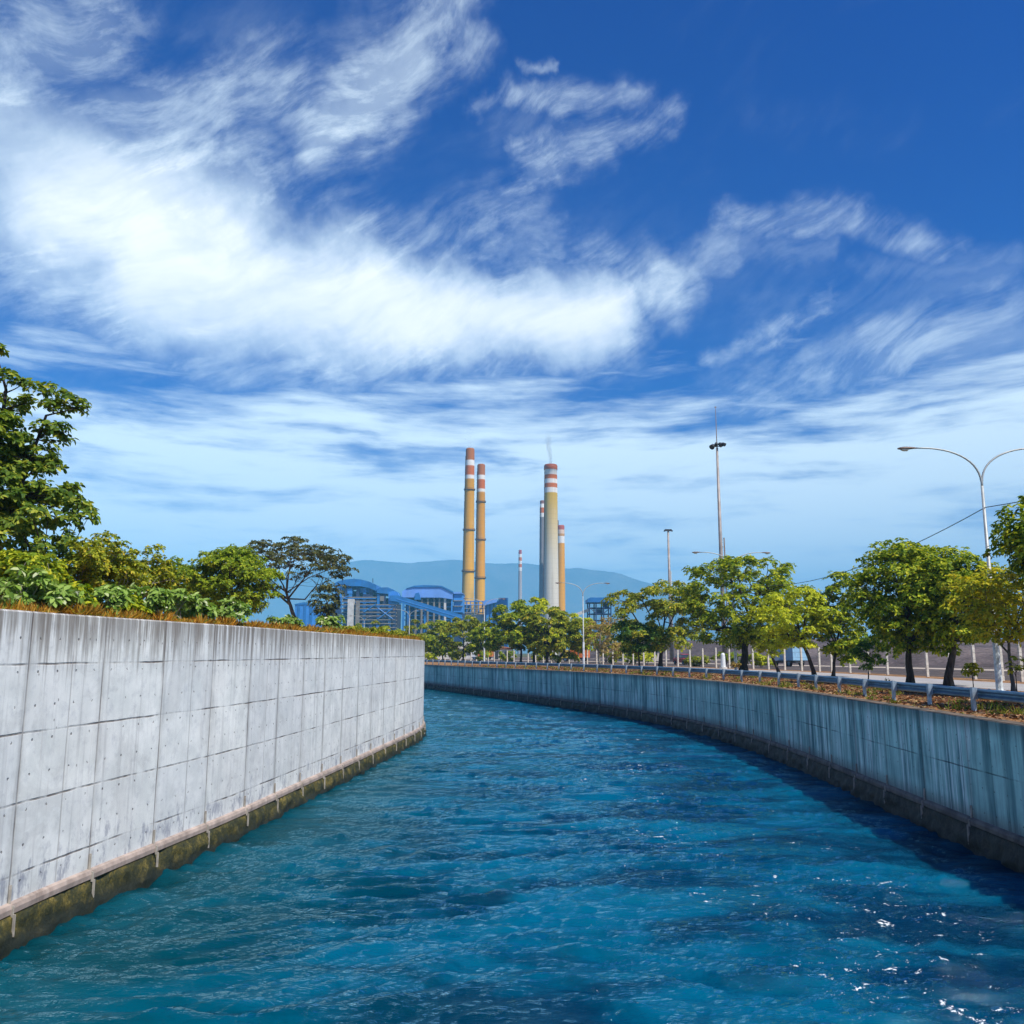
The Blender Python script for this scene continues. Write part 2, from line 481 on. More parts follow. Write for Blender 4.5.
def wall(name, label, curve, side, top, mats, zl, joint, seen):
    root = empty(name, (curve[0].x, curve[0].y, 0), label, "canal wall")
    T, N = normals2(curve)
    S = arc_lengths(curve)
    # body
    mb = MB()
    prof = [(-0.02, zl), (0.0, top - 0.03), (-0.03, top), (-0.45, top), (-0.45, top - 1.2)]
    sweep(mb, curve, prof, side)
    body = mb.build("wall_face", mats[0], root)
    me = body.data
    n = len(prof)
    lay = me.uv_layers.new(name="along")
    vi = np.empty(len(me.loops), dtype=np.int32)
    me.loops.foreach_get("vertex_index", vi)
    vv = [zl, top, top + 0.05, top + 0.4, top + 1.6]
    uvs = np.empty((len(vi), 2), dtype=np.float32)
    uvs[:, 0] = np.array(S, dtype=np.float32)[vi // n]
    uvs[:, 1] = np.array(vv, dtype=np.float32)[vi % n]
    lay.data.foreach_set("uv", uvs.ravel())
    # ledge at the foot of the panels
    mb = MB()
    sweep(mb, curve, [(-0.03, zl + 0.05), (0.05, zl + 0.02), (0.075, zl - 0.05), (0.065, zl - 0.14), (-0.05, zl - 0.19)], side)
    mb.build("ledge", mats[2], root, smooth=False)
    # rough overgrown footing
    dense = catmull([tuple(p) for p in curve[::4] if seen[0] <= p.y <= seen[1]], 0.11)
    T2, N2 = normals2(dense)
    zk = (zl - 0.17) / 0.63
    zs = [-1.2, -0.25, -0.05, 0.04, 0.09, 0.17 * zk, 0.27 * zk, 0.36 * zk, 0.45 * zk, zl - 0.17, zl - 0.15]
    offs = [0.2, 0.16, 0.15, 0.15, 0.14, 0.13, 0.12, 0.11, 0.09, 0.04, -0.06]
    mb = MB()
    for p, nn in zip(dense, N2):
        for z, o_ in zip(zs, offs):
            j = mnoise.noise(Vector((p.x * 1.7, p.y * 1.7, z * 3.1))) * 0.09 + mnoise.noise(Vector((p.x * 6.1, p.y * 6.1, z * 9.3))) * 0.06
            zz = z + (mnoise.noise(Vector((p.x * 2.3, p.y * 2.3, 7.7))) * 0.05 if 0.3 < z < zl - 0.18 else 0)
            q = p + nn * ((o_ + (j if z < zl - 0.155 else 0)) * side)
            mb.v.append((q.x, q.y, zz))
    m_ = len(zs)
    for i in range(len(dense) - 1):
        for k in range(m_ - 1):
            a, b = i * m_ + k, (i + 1) * m_ + k
            mb.f.append((a, a + 1, b + 1, b) if side < 0 else (a, b, b + 1, a + 1))
    mb.build("algae_footing", mats[1], root, smooth=True)
    # joint seals that hang over ledge and footing at every second panel joint
    k = 0
    for i, (p, s) in enumerate(zip(curve, S)):
        if s >= k * joint:
            if k * joint > 0 and seen[0] <= p.y <= seen[1] - 12:
                mb = MB()
                t, nn = T[i], N[i] * side
                lo = 0.12 + 0.10 * rnd.random()
                pp = p + t * (k * joint - s)
                for (o0, z0, z1, w) in ((0.012, zl - 0.02, zl + 0.34, 0.011), (0.085, zl - 0.19, zl + 0.0, 0.012), (0.125, lo, zl - 0.14, 0.011)):
                    c = pp + nn * o0
                    mb.obox((c.x, c.y), t, nn, w, 0.022, z0, z1)
                mb.build("joint_strip", M["strip"], root)
            k += 1
    return root

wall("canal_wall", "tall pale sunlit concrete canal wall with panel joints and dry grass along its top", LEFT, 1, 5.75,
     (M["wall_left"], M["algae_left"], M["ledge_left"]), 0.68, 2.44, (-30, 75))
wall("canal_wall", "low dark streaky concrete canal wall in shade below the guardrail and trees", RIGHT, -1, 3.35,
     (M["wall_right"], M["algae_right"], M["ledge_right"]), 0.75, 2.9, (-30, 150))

# ------------------------------------------------------------------ ground sheets
def sheet(name, outline, z, mat, kind="structure"):
    pts = [Vector((x, y, 0)) for x, y in outline]
    tris = tessellate_polygon([pts])
    me = bpy.data.meshes.new(name)
    me.from_pydata([(p.x, p.y, z) for p in pts], [], [tuple(t) for t in tris])
    me.materials.append(mat)
    me.update()
    if me.polygons and me.polygons[0].normal.z < 0:
        me.flip_normals()
    o = bpy.data.objects.new(name, me)
    COL.objects.link(o)
    o["kind"] = kind
    return o

def strip(name, curve, w0, w1, z, mat):
    mb = MB()
    a, b = offset(curve, w0), offset(curve, w1)
    for i in range(len(curve)):
        mb.v += [(a[i].x, a[i].y, z), (b[i].x, b[i].y, z)]
    mb.f = [(2 * i, 2 * i + 1, 2 * i + 3, 2 * i + 2) for i in range(len(curve) - 1)]
    o = mb.build(name, mat)
    o["kind"] = "structure"
    return o

XW, YF = 7000.0, 9700.0
rin = [tuple(p) for p in offset(RIGHT, 0.4)[::4]]
sheet("ground", [(XW, -40)] + [(XW, YF), (-XW, YF), (-XW, 372)] + list(reversed(rin)), 3.33, M["plain"])
lin = [tuple(p) for p in offset(LEFT, -0.4)[::4]]
sheet("high_bank", lin + [(-XW, 326), (-XW, -40)], 5.73, M["ground_left"])

# road behind the bank trees; lamps stand on its near edge
LAMPS = [(21.2, 39.0), (20.3, 81.0), (9.4, 117.0), (-4.7, 151.0), (-22.0, 190.0), (-37.0, 222.0)]
ROADC = catmull([(21.8, -40), (22.0, 0), (22.0, 20), (21.5, 39), (21.3, 60), (20.0, 79), (15.4, 99), (9.7, 117), (3.2, 134), (-4.4, 151), (-22, 190), (-37, 222), (-70, 275), (-130, 330), (-260, 380), (-500, 410)], 1.0)
near_road = [p for p in offset(ROADC, 9.0) if p.y > -38]
near_wall = [p for p in offset(RIGHT, 0.42) if p.y > -38]
sheet("bank_verge", [tuple(p) for p in near_wall[::3] if p.x > -300] + [tuple(p) for p in reversed(near_road[::3]) if p.x > -300], 3.338, M["ground_right"])
strip("road", ROADC, 0.9, 6.2, 3.346, M["road"])
strip("coal_yard", ROADC, 9.0, 130.0, 3.338, M["field"])
strip("dirt_track", ROADC, 26.0, 31.0, 3.344, M["track"])
strip("dirt_track", ROADC, 70.0, 82.0, 3.344, M["track"])

# ------------------------------------------------------------------ water
def water():
    xs = np.concatenate([[-1500, -700, -400, -250, -150, -100, -70, -50, -36, -26, -19, -15], np.arange(-12.5, 13.6, 0.085), [15, 18]])
    ys = [-45, -20, -5, 3, 7]
    y = 9.0
    while y < 140:
        ys.append(y)
        y += max(0.075, 0.0052 * y)
    ys += [150, 170, 200, 240, 300, 380]
    ys = np.array(ys)
    X, Y = np.meshgrid(xs, ys)
    r = np.random.RandomState(5)
    wx = X + 0.9 * np.sin(0.31 * Y + 0.17 * X) + 0.5 * np.sin(0.83 * X - 0.41 * Y + 1.3)
    wy = Y + 0.9 * np.sin(0.37 * X - 0.23 * Y + 2.0) + 0.5 * np.sin(0.71 * Y + 0.53 * X)
    Z = np.zeros_like(X)
    dy = np.maximum(0.075, 0.0052 * Y)
    for i in range(110):
        lam = 0.24 * (9.0 ** r.rand())
        th = r.normal(1.62, 0.42)
        ph = r.rand() * 6.28
        k = 2 * math.pi / lam
        a = 0.0088 * lam ** 0.72
        ok = np.clip(lam / (3.0 * dy) - 0.5, 0, 1)
        gust = 0.55 + 0.45 * np.sin(0.23 * X * math.cos(ph) + 0.19 * Y * math.sin(ph * 1.7) + ph)
        w = np.sin(k * (wx * math.cos(th) + wy * math.sin(th)) + ph)
        Z += a * ok * gust * ((1.0 - 2.0 * np.abs(w) ** 0.8) * 0.8 if i % 2 else w)
    for i in range(14):
        lam = 1.3 * (2.6 ** r.rand())
        th = r.normal(1.62, 0.35)
        ph = r.rand() * 6.28
        k = 2 * math.pi / lam
        gust = np.clip(0.35 + 0.65 * np.sin(0.31 * X * math.cos(ph * 2.1) + 0.27 * Y * math.sin(ph) + 2 * ph), 0, 1)
        w = np.sin(k * (wx * math.cos(th) + wy * math.sin(th)) + ph)
        Z += 0.0085 * lam * np.clip(lam / (3.0 * dy) - 0.5, 0, 1) * gust * (1.0 - 2.0 * np.abs(w) ** 0.7)
    Z -= Z.mean()
    fade = np.clip((X + 14.5) / 3.0, 0, 1) * np.clip((15 - X) / 1.5, 0, 1) * np.clip((Y - 5) / 4, 0, 1) * np.clip((150 - Y) / 20, 0, 1)
    Z *= fade
    ny, nx = X.shape
    me = bpy.data.meshes.new("water")
    co = np.stack([X, Y, Z], -1).reshape(-1, 3).astype(np.float32)
    idx = np.arange(ny * nx).reshape(ny, nx)
    q = np.stack([idx[:-1, :-1], idx[:-1, 1:], idx[1:, 1:], idx[1:, :-1]], -1).reshape(-1, 4).astype(np.int32)
    me.vertices.add(len(co)); me.vertices.foreach_set("co", co.ravel())
    me.loops.add(q.size); me.loops.foreach_set("vertex_index", q.ravel())
    me.polygons.add(len(q))
    me.polygons.foreach_set("loop_start", np.arange(0, q.size, 4, dtype=np.int32))
    me.polygons.foreach_set("use_smooth", np.ones(len(q), dtype=bool))
    me.update(); me.validate()
    m, nt, out = new_mat("canal_water")
    g = G(nt)
    P = g.n("ShaderNodeTexCoord").outputs["Object"]
    n_a = g.noise(g.scale(P, (0.5, 2.0, 1)), 4.5, 5, 0.65, 0.4)
    n_b = g.noise(g.scale(P, (0.5, 1.8, 1)), 1.5, 5, 0.62, 0.4)
    big = g.noise(g.scale(P, (0.6, 1.3, 1)), 0.33, 6, 0.62, 0.6)
    # silt and depth: greener near the pale wall, deep blue over mid channel
    X_ = g.n("ShaderNodeSeparateXYZ", {0: P}).outputs[0]
    body = g.mix(g.smooth(big, 0.38, 0.62), (0.000, 0.022, 0.052), (0.000, 0.085, 0.155))
    body = g.mix(g.smooth(g.math("ADD", X_, g.math("MULTIPLY", g.math("SUBTRACT", big, 0.5), 8.0)), 1.0, -7.5, 0, 0.75), body, (0.000, 0.042, 0.052))
    # foam flecks where the current breaks, mostly right of mid channel
    fl = g.noise(g.scale(P, (0.7, 1.15, 1)), 2.6, 6, 0.74, 0.5)
    fine = g.noise(P, 11.0, 4, 0.7)
    zone = g.math("MULTIPLY", g.smooth(X_, -1.0, 4.5), g.smooth(X_, 10.8, 8.0))
    zone = g.math("MULTIPLY", zone, g.smooth(g.noise(P, 0.22, 3), 0.36, 0.6))
    f = g.math("ADD", g.math("ADD", g.math("MULTIPLY", fl, 0.62), g.math("MULTIPLY", fine, 0.38)), g.math("MULTIPLY", zone, 0.10))
    foam = g.smooth(f, 0.665, 0.72)
    h = g.math("ADD", g.math("ADD", g.math("MULTIPLY", n_a, 0.45), n_b), g.math("MULTIPLY", g.noise(g.scale(P, (0.6, 1.9, 1)), 13.0, 3, 0.6, 0.3), 0.16))
    nrm = g.bump(h, 0.9, 0.10)
    col = g.mix(foam, body, (0.75, 0.80, 0.82))
    fres = g.n("ShaderNodeFresnel", {"IOR": 1.333, "Normal": nrm}).outputs[0]
    fac = g.math("MULTIPLY", fres, g.lin(foam, 0, 1, 0.92, 0.1))
    dif = g.n("ShaderNodeBsdfDiffuse", {"Color": col, "Normal": nrm}).outputs[0]
    # light spreads a little inside the turbid water
    sss = g.n("ShaderNodeSubsurfaceScattering", {"Color": body, "Scale": 0.55, "Radius": (0.8, 1.0, 1.0)}, falloff="BURLEY").outputs[0]
    dif = g.n("ShaderNodeMixShader", {0: g.lin(foam, 0, 1, 0.6, 0.0), 1: dif, 2: sss}).outputs[0]
    glo = g.n("ShaderNodeBsdfGlossy", {"Color": (0.50, 0.86, 1.0, 1.0), "Roughness": 0.07, "Normal": nrm}).outputs[0]
    nt.links.new(g.n("ShaderNodeMixShader", {0: fac, 1: dif, 2: glo}).outputs[0], out.inputs[0])
    me.materials.append(m)
    o = bpy.data.objects.new("water", me)
    COL.objects.link(o)
    o["kind"] = "structure"
water()

# ------------------------------------------------------------------ guardrail
def guardrail():
    c = offset(RIGHT, 1.25)
    c = [p for p in c if -20 <= p.y <= 178]
    T, N = normals2(c)
    root = empty("guardrail", (c[0].x, c[0].y, 3.34), "long galvanised steel guardrail on short posts beside the right canal bank", "guardrail")
    z = 3.34
    mb = MB()
    prof = [(0.00, 0.36), (0.045, 0.385), (0.05, 0.43), (0.0, 0.46), (-0.035, 0.485), (-0.035, 0.525), (0.0, 0.55), (0.05, 0.58), (0.045, 0.625), (0.0, 0.65),
            (-0.012, 0.648), (0.033, 0.622), (0.038, 0.585), (-0.01, 0.558), (-0.047, 0.53), (-0.047, 0.48), (-0.01, 0.452), (0.038, 0.425), (0.033, 0.388), (-0.012, 0.362), (0.0, 0.36)]
    sweep(mb, c, [(-0.2 + o_, z + h) for o_, h in prof], -1)
    mb.build("rail", M["galv"], root)
    S = arc_lengths(c)
    k = 0
    for i, s in enumerate(S):
        if s >= k * 3.0:
            k += 1
            t, n = T[i], N[i]
            tilt = rnd.uniform(-0.01, 0.01)
            mb = MB()
            p = c[i]
            # open C-section post: web and two flanges
            mb.obox((p.x, p.y), t, n, 0.075, 0.006, z - 0.1, z + 0.68 + tilt)
            for sg in (-1, 1):
                q = p + t * (0.069 * sg) + n * 0.043
                mb.obox((q.x, q.y), t, n, 0.006, 0.036, z - 0.1, z + 0.68 + tilt)
            mb.build("post", M["post"], root)
            mb = MB()
            q = p + n * 0.115
            mb.obox((q.x, q.y), t, n, 0.06, 0.034, z + 0.34, z + 0.67)
            mb.build("spacer_block", M["post"], root)
guardrail()

# ------------------------------------------------------------------ yard fence
def fence():
    c = offset(ROADC, 8.2)
    c = [p for p in c if 18 <= p.y <= 240]
    T, N = normals2(c)
    root = empty("yard_fence", (c[0].x, c[0].y, 3.34), "wire fence on slim pale concrete posts beyond the road", "fence")
    S = arc_lengths(c)
    k = 0
    idx = []
    for i, s in enumerate(S):
        if s >= k * 3.0:
            k += 1
            idx.append(i)
            mb = MB()
            p = c[i]
            hgt = 2.2 + rnd.uniform(-0.06, 0.06)
            l = rnd.uniform(-0.03, 0.03)
            mb.obox((p.x, p.y), T[i], N[i], 0.085, 0.085, 3.25, 3.34 + hgt)
            mb.v = [(x + (l if zz > 4 else 0), y, zz) for x, y, zz in mb.v]
            bevel(mb.build("post", M["fence"], root), 0.015)
    for zz in (0.35, 0.8, 1.25, 1.7, 2.1):
        mb = MB()
        mb.tube([(c[i].x - N[i].x * 0.09, c[i].y - N[i].y * 0.09, 3.34 + zz) for i in idx], 0.008, 5)
        mb.build("wire", M["wire"], root)
fence()

# ------------------------------------------------------------------ lamps and masts
def street_lamp(x, y, label, turn=0.0, arms=2, h=11.0, reach=2.6):
    z0 = 3.34
    root = empty("street_lamp", (x, y, z0), label, "street lamp", "street lamps along the road")
    hs = h - 1.9                     # where the arms fork off
    mb = MB()
    mb.tube([(x, y, z0), (x, y, z0 + 0.06)], 0.24, 8)
    mb.tube([(x, y, z0 + 0.06), (x, y, z0 + 3.1)], [0.15, 0.125], 8)
    mb.build("pole_base", M["lamp_base"], root)
    mb = MB()
    mb.tube([(x, y, z0 + 3.1), (x, y, z0 + 3.16), (x, y, z0 + hs)], [0.125, 0.095, 0.06], 10)
    mb.build("pole", M["lamp"], root, smooth=True)
    ca, sa = math.cos(turn), math.sin(turn)
    for sg in ((-1, 1) if arms == 2 else (-1,)):
        pts, rad = [], []
        for i in range(15):
            t = i / 14
            # quarter-ellipse sweep out of the pole
            a = t * math.pi / 2
            r_, zz = reach * (1 - math.cos(a)) ** 1.15, 1.85 * math.sin(a) ** 0.9
            pts.append((x + sg * r_ * ca, y + sg * r_ * sa, z0 + hs - 0.1 + zz))
            rad.append(0.05 - 0.015 * t)
        e = Vector(pts[-1])
        d = Vector((sg * ca, sg * sa, -0.03))
        pts.append(tuple(e + d * 0.25)); rad.append(0.03)
        mb = MB()
        mb.tube(pts, rad, 8)
        mb.build("arm", M["lamp"], root, smooth=True)
        e = e + d * 0.2
        mb = MB()
        prof = [(0.0, 0.04, 0.03), (0.12, 0.07, 0.05), (0.35, 0.13, 0.075), (0.62, 0.15, 0.085), (0.82, 0.11, 0.06), (0.9, 0.03, 0.02)]
        n = 12
        side = Vector((-sa, ca, 0)) * sg
        for l, w, hh in prof:
            for k in range(n):
                a = 2 * math.pi * k / n
                q = e + d * l + side * (w * math.cos(a)) + Vector((0, 0, hh * math.sin(a) * (1.0 if math.sin(a) > 0 else 0.55)))
                mb.v.append(tuple(q))
        for i in range(len(prof) - 1):
            for k in range(n):
                mb.f.append((i * n + k, i * n + (k + 1) % n, (i + 1) * n + (k + 1) % n, (i + 1) * n + k))
        mb.f += [tuple(range(n)), tuple(range((len(prof) - 1) * n, len(prof) * n))]
        head = mb.build("lamp_head", M["lamp_head"], root, smooth=True)
        mb = MB()
        for l, w in ((0.40, 0.06), (0.47, 0.10), (0.62, 0.11), (0.74, 0.07)):
            for k in range(n):
                a = 2 * math.pi * k / n
                q = e + d * l + side * (w * math.cos(a)) + Vector((0, 0, -0.03 - (0.10 if w > 0.08 else 0.05) * abs(math.sin(a))))
                mb.v.append(tuple(q))
        for i in range(3):
            for k in range(n):
                mb.f.append((i * n + k, i * n + (k + 1) % n, (i + 1) * n + (k + 1) % n, (i + 1) * n + k))
        mb.f += [tuple(range(n)), tuple(range(3 * n, 4 * n))]
        mb.build("lamp_glass", M["glass"], head)
    return root

lamp_labels = [
    "tall double armed street lamp with peeling white base, biggest lamp, at the right edge",
    "street lamp mostly hidden behind the big round tree, only one lamp head showing",
    "double armed street lamp standing right of the gold chimney and in front of bare tree",
    "slim pale double armed street lamp rising just right of the twin yellow chimneys",
    "double armed street lamp in front of the long sloping blue conveyor gallery",
    "double armed street lamp peeking over the left wall before the blue steel framed boiler house",
]
for (x, y), lab, tn in zip(LAMPS, lamp_labels, (0.0, 0.05, 0.1, 0.2, 0.15, 0.15)):
    street_lamp(x, y, lab, tn)

def cable():
    z0 = 3.34
    a = Vector((LAMPS[0][0], LAMPS[0][1] - 0.1, z0 + 8.1))
    b = Vector((LAMPS[1][0], LAMPS[1][1] - 0.1, z0 + 8.1))
    pre = Vector((23.0, 4.0, z0 + 8.4))
    pts = []
    for p, q, sag in ((pre, a, 0.7), (a, b, 1.5)):
        for i in range(25):
            t = i / 24
            pts.append(tuple(p + (q - p) * t - Vector((0, 0, sag * 4 * t * (1 - t)))))
    mb = MB()
    mb.tube(pts, 0.02, 5)
    o = mb.build("power_cable", M["dark_metal"], origin=pre)
    tag(o, "thin dark cable sagging from the big right lamp towards the tree tops", "cable")
cable()

def floodlight_mast():
    Y = 130.0
    base = at(717, 448, Y)
    x, y, z0 = base.x, Y, 3.34
    ztop = at(717, 448, Y).z
    zspike = at(717, 407, Y).z
    root = empty("floodlight_mast", (x, y, z0), "very tall slender grey mast with dark floodlights and a lightning spike", "light mast")
    mb = MB()
    mb.tube([(x, y, z0), (x, y, z0 + 14), (x, y, ztop)], [0.36, 0.30, 0.17], 12)
    mb.build("pole", M["mast"], root, smooth=True)
    mb = MB()
    mb.tube([(x + 0.62, y, z0), (x + 0.55, y, z0 + 18.6)], [0.12, 0.10], 8)
    for k in range(7):
        mb.box(x + 0.2, x + 0.6, y - 0.03, y + 0.03, z0 + 4 + 2.2 * k, z0 + 4.06 + 2.2 * k)
    mb.build("ladder_rail", M["mast"], root)
    mb = MB()
    mb.tube([(x, y, ztop), (x, y, zspike)], [0.09, 0.04], 6)
    mb.box(x - 0.14, x + 0.14, y - 0.05, y + 0.05, zspike - 0.1, zspike + 0.05)
    mb.build("lightning_spike", M["mast"], root)
    mb = MB()
    mb.tube([(x - 0.8, y, ztop + 0.15), (x + 0.95, y, ztop + 0.3)], 0.06, 6)
    mb.build("crossbar", M["dark_metal"], root)
    for dx, dz, rx, w in ((-0.72, 0.0, 0.5, 0.42), (-0.15, 0.35, 0.2, 0.3), (0.45, 0.3, -0.3, 0.36), (0.95, 0.35, -0.7, 0.28)):
        mb = MB()
        n = 10
        c = Vector((x + dx, y - 0.25, ztop + 0.2 + dz))
        d = Vector((math.sin(rx) * -0.9, -0.4, -0.45)).normalized()
        a = d.orthogonal().normalized(); b = d.cross(a)
        for l, r_ in ((-0.35, 0.12), (-0.2, w * 0.75), (0.3, w)):
            for k in range(n):
                t = 2 * math.pi * k / n
                mb.v.append(tuple(c + d * l + (a * math.cos(t) + b * math.sin(t)) * r_))
        for i in range(2):
            for k in range(n):
                mb.f.append((i * n + k, i * n + (k + 1) % n, (i + 1) * n + (k + 1) % n, (i + 1) * n + k))
        mb.f += [tuple(range(n)), tuple(range(2 * n, 3 * n))]
        mb.build("floodlight", M["dark_metal"], root)
floodlight_mast()

def t_mast():
    Y = 190.0
    p = at(668.5, 545, Y)
    zt = at(668.5, 530.5, Y).z
    root = empty("yard_mast", (p.x, Y, 3.34), "plain grey mast with a flat T-shaped lamp head above the round tree", "light mast")
    mb = MB()
    mb.tube([(p.x, Y, 3.34), (p.x, Y, zt)], [0.42, 0.2], 10)
    mb.build("pole", M["mast"], root, smooth=True)
    mb = MB()
    mb.box(p.x - 0.75, p.x + 0.75, Y - 0.35, Y + 0.35, zt - 0.1, zt + 0.25)
    mb.box(p.x - 0.95, p.x - 0.6, Y - 0.45, Y + 0.1, zt - 0.22, zt + 0.0)
    mb.box(p.x + 0.6, p.x + 0.95, Y - 0.45, Y + 0.1, zt - 0.22, zt + 0.0)
    mb.build("lamp_head", M["dark_metal"], root)
    q = at(673.5, 660, Y + 25)
    z2 = at(673.5, 571, Y + 25).z
    r2 = empty("antenna_pole", (q.x, Y + 25, 3.34), "short thin pale pole just right of the T-headed mast", "pole")
    mb = MB()
    mb.tube([(q.x, Y + 25, 3.34), (q.x, Y + 25, z2)], [0.16, 0.08], 8)
    mb.build("pole", M["lamp"], r2, smooth=True)
    mb = MB()
    mb.tube([(q.x - 0.2, Y + 25, z2 - 0.5), (q.x + 0.2, Y + 25, z2 - 0.5)], 0.06, 6)
    mb.build("bracket", M["lamp"], r2)
t_mast()

# ------------------------------------------------------------------ leaves and trees
def leaf_object(name, mat, pos, ax, nrm, L, W, parent=None, origin=None, fold=0.12, droop=0.15):
    """each leaf: two quads folded along the midrib"""
    N = len(pos)
    ax = ax / np.linalg.norm(ax, axis=1, keepdims=True)
    b = np.cross(nrm, ax)
    b /= np.maximum(np.linalg.norm(b, axis=1, keepdims=True), 1e-6)
    n = np.cross(ax, b)
    L = L[:, None]; W = W[:, None]
    v = np.empty((N, 6, 3), dtype=np.float32)
    v[:, 0] = pos
    v[:, 1] = pos + ax * L * 0.35 + b * W * 0.5 + n * W * fold
    v[:, 2] = pos + ax * L * 0.75 + b * W * 0.38 + n * (W * fold - L * droop * 0.5)
    v[:, 3] = pos + ax * L - n * L * droop
    v[:, 4] = pos + ax * L * 0.75 - b * W * 0.38 + n * (W * fold - L * droop * 0.5)
    v[:, 5] = pos + ax * L * 0.35 - b * W * 0.5 + n * W * fold
    o_ = np.array(origin if origin is not None else (0, 0, 0), dtype=np.float32)
    v -= o_
    base = (np.arange(N, dtype=np.int32) * 6)[:, None]
    q = np.concatenate([base + np.array([0, 1, 2, 3]), base + np.array([0, 3, 4, 5])], 1).reshape(-1, 4)
    me = bpy.data.meshes.new(name)
    me.vertices.add(N * 6); me.vertices.foreach_set("co", v.ravel())
    me.loops.add(q.size); me.loops.foreach_set("vertex_index", q.ravel().astype(np.int32))
    me.polygons.add(len(q))
    me.polygons.foreach_set("loop_start", np.arange(0, q.size, 4, dtype=np.int32))
    me.update()
    me.materials.append(mat)
    o = bpy.data.objects.new(name, me)
    COL.objects.link(o)
    if parent is not None:
        o.parent = parent
    elif origin is not None:
        o.location = origin
    return o

def unit(v):
    return v / np.maximum(np.linalg.norm(v, axis=-1, keepdims=True), 1e-9)

LEAF = {
    "big": leaf_mat("leaf_big_tree", [(0.0, (0.059, 0.121, 0.018)), (0.5, (0.142, 0.218, 0.025)), (0.85, (0.283, 0.333, 0.036)), (1.0, (0.496, 0.483, 0.063))]),
    "mid": leaf_mat("leaf_mid_green", [(0.0, (0.106, 0.172, 0.013)), (0.5, (0.212, 0.299, 0.018)), (0.85, (0.354, 0.414, 0.025)), (1.0, (0.519, 0.506, 0.036))]),
    "green": leaf_mat("leaf_green", [(0.0, (0.071, 0.132, 0.009)), (0.4, (0.189, 0.276, 0.016)), (0.72, (0.378, 0.425, 0.020)), (1.0, (0.614, 0.575, 0.036))]),
    "dark": leaf_mat("leaf_dark_green", [(0.0, (0.040, 0.098, 0.020)), (0.5, (0.100, 0.196, 0.028)), (0.85, (0.201, 0.313, 0.033)), (1.0, (0.401, 0.450, 0.054))]),
    "lime": leaf_mat("leaf_lime", [(0.0, (0.241, 0.313, 0.018)), (0.4, (0.441, 0.489, 0.024)), (0.8, (0.660, 0.645, 0.033)), (1.0, (0.660, 0.660, 0.046))]),
    "yellow": leaf_mat("leaf_turning_yellow", [(0.0, (0.153, 0.204, 0.020)), (0.3, (0.374, 0.391, 0.031)), (0.65, (0.620, 0.561, 0.031)), (1.0, (0.620, 0.459, 0.034))]),
    "brown": leaf_mat("leaf_dry_brown", [(0.0, (0.170, 0.119, 0.051)), (0.5, (0.374, 0.255, 0.085)), (1.0, (0.510, 0.408, 0.102))]),
    "olive": leaf_mat("leaf_olive", [(0.0, (0.100, 0.144, 0.013)), (0.5, (0.236, 0.282, 0.020)), (0.8, (0.425, 0.425, 0.032)), (1.0, (0.637, 0.483, 0.045))]),
    "pale": leaf_mat("leaf_pale_waxy", [(0.0, (0.10, 0.19, 0.03)), (0.6, (0.24, 0.36, 0.06)), (0.9, (0.38, 0.48, 0.14)), (1.0, (0.62, 0.62, 0.45))], 0.25),
    "shade": leaf_mat("leaf_umbrella_tree", [(0.0, (0.05, 0.062, 0.025)), (0.7, (0.085, 0.10, 0.03)), (1.0, (0.19, 0.16, 0.05))], 0.25),
}
M["bark"] = bark_mat("dark_bark", (0.045, 0.036, 0.03))
M["bark_pale"] = bark_mat("pale_bark", (0.26, 0.24, 0.20))
M["bark_grey"] = bark_mat("grey_bark", (0.11, 0.10, 0.09))

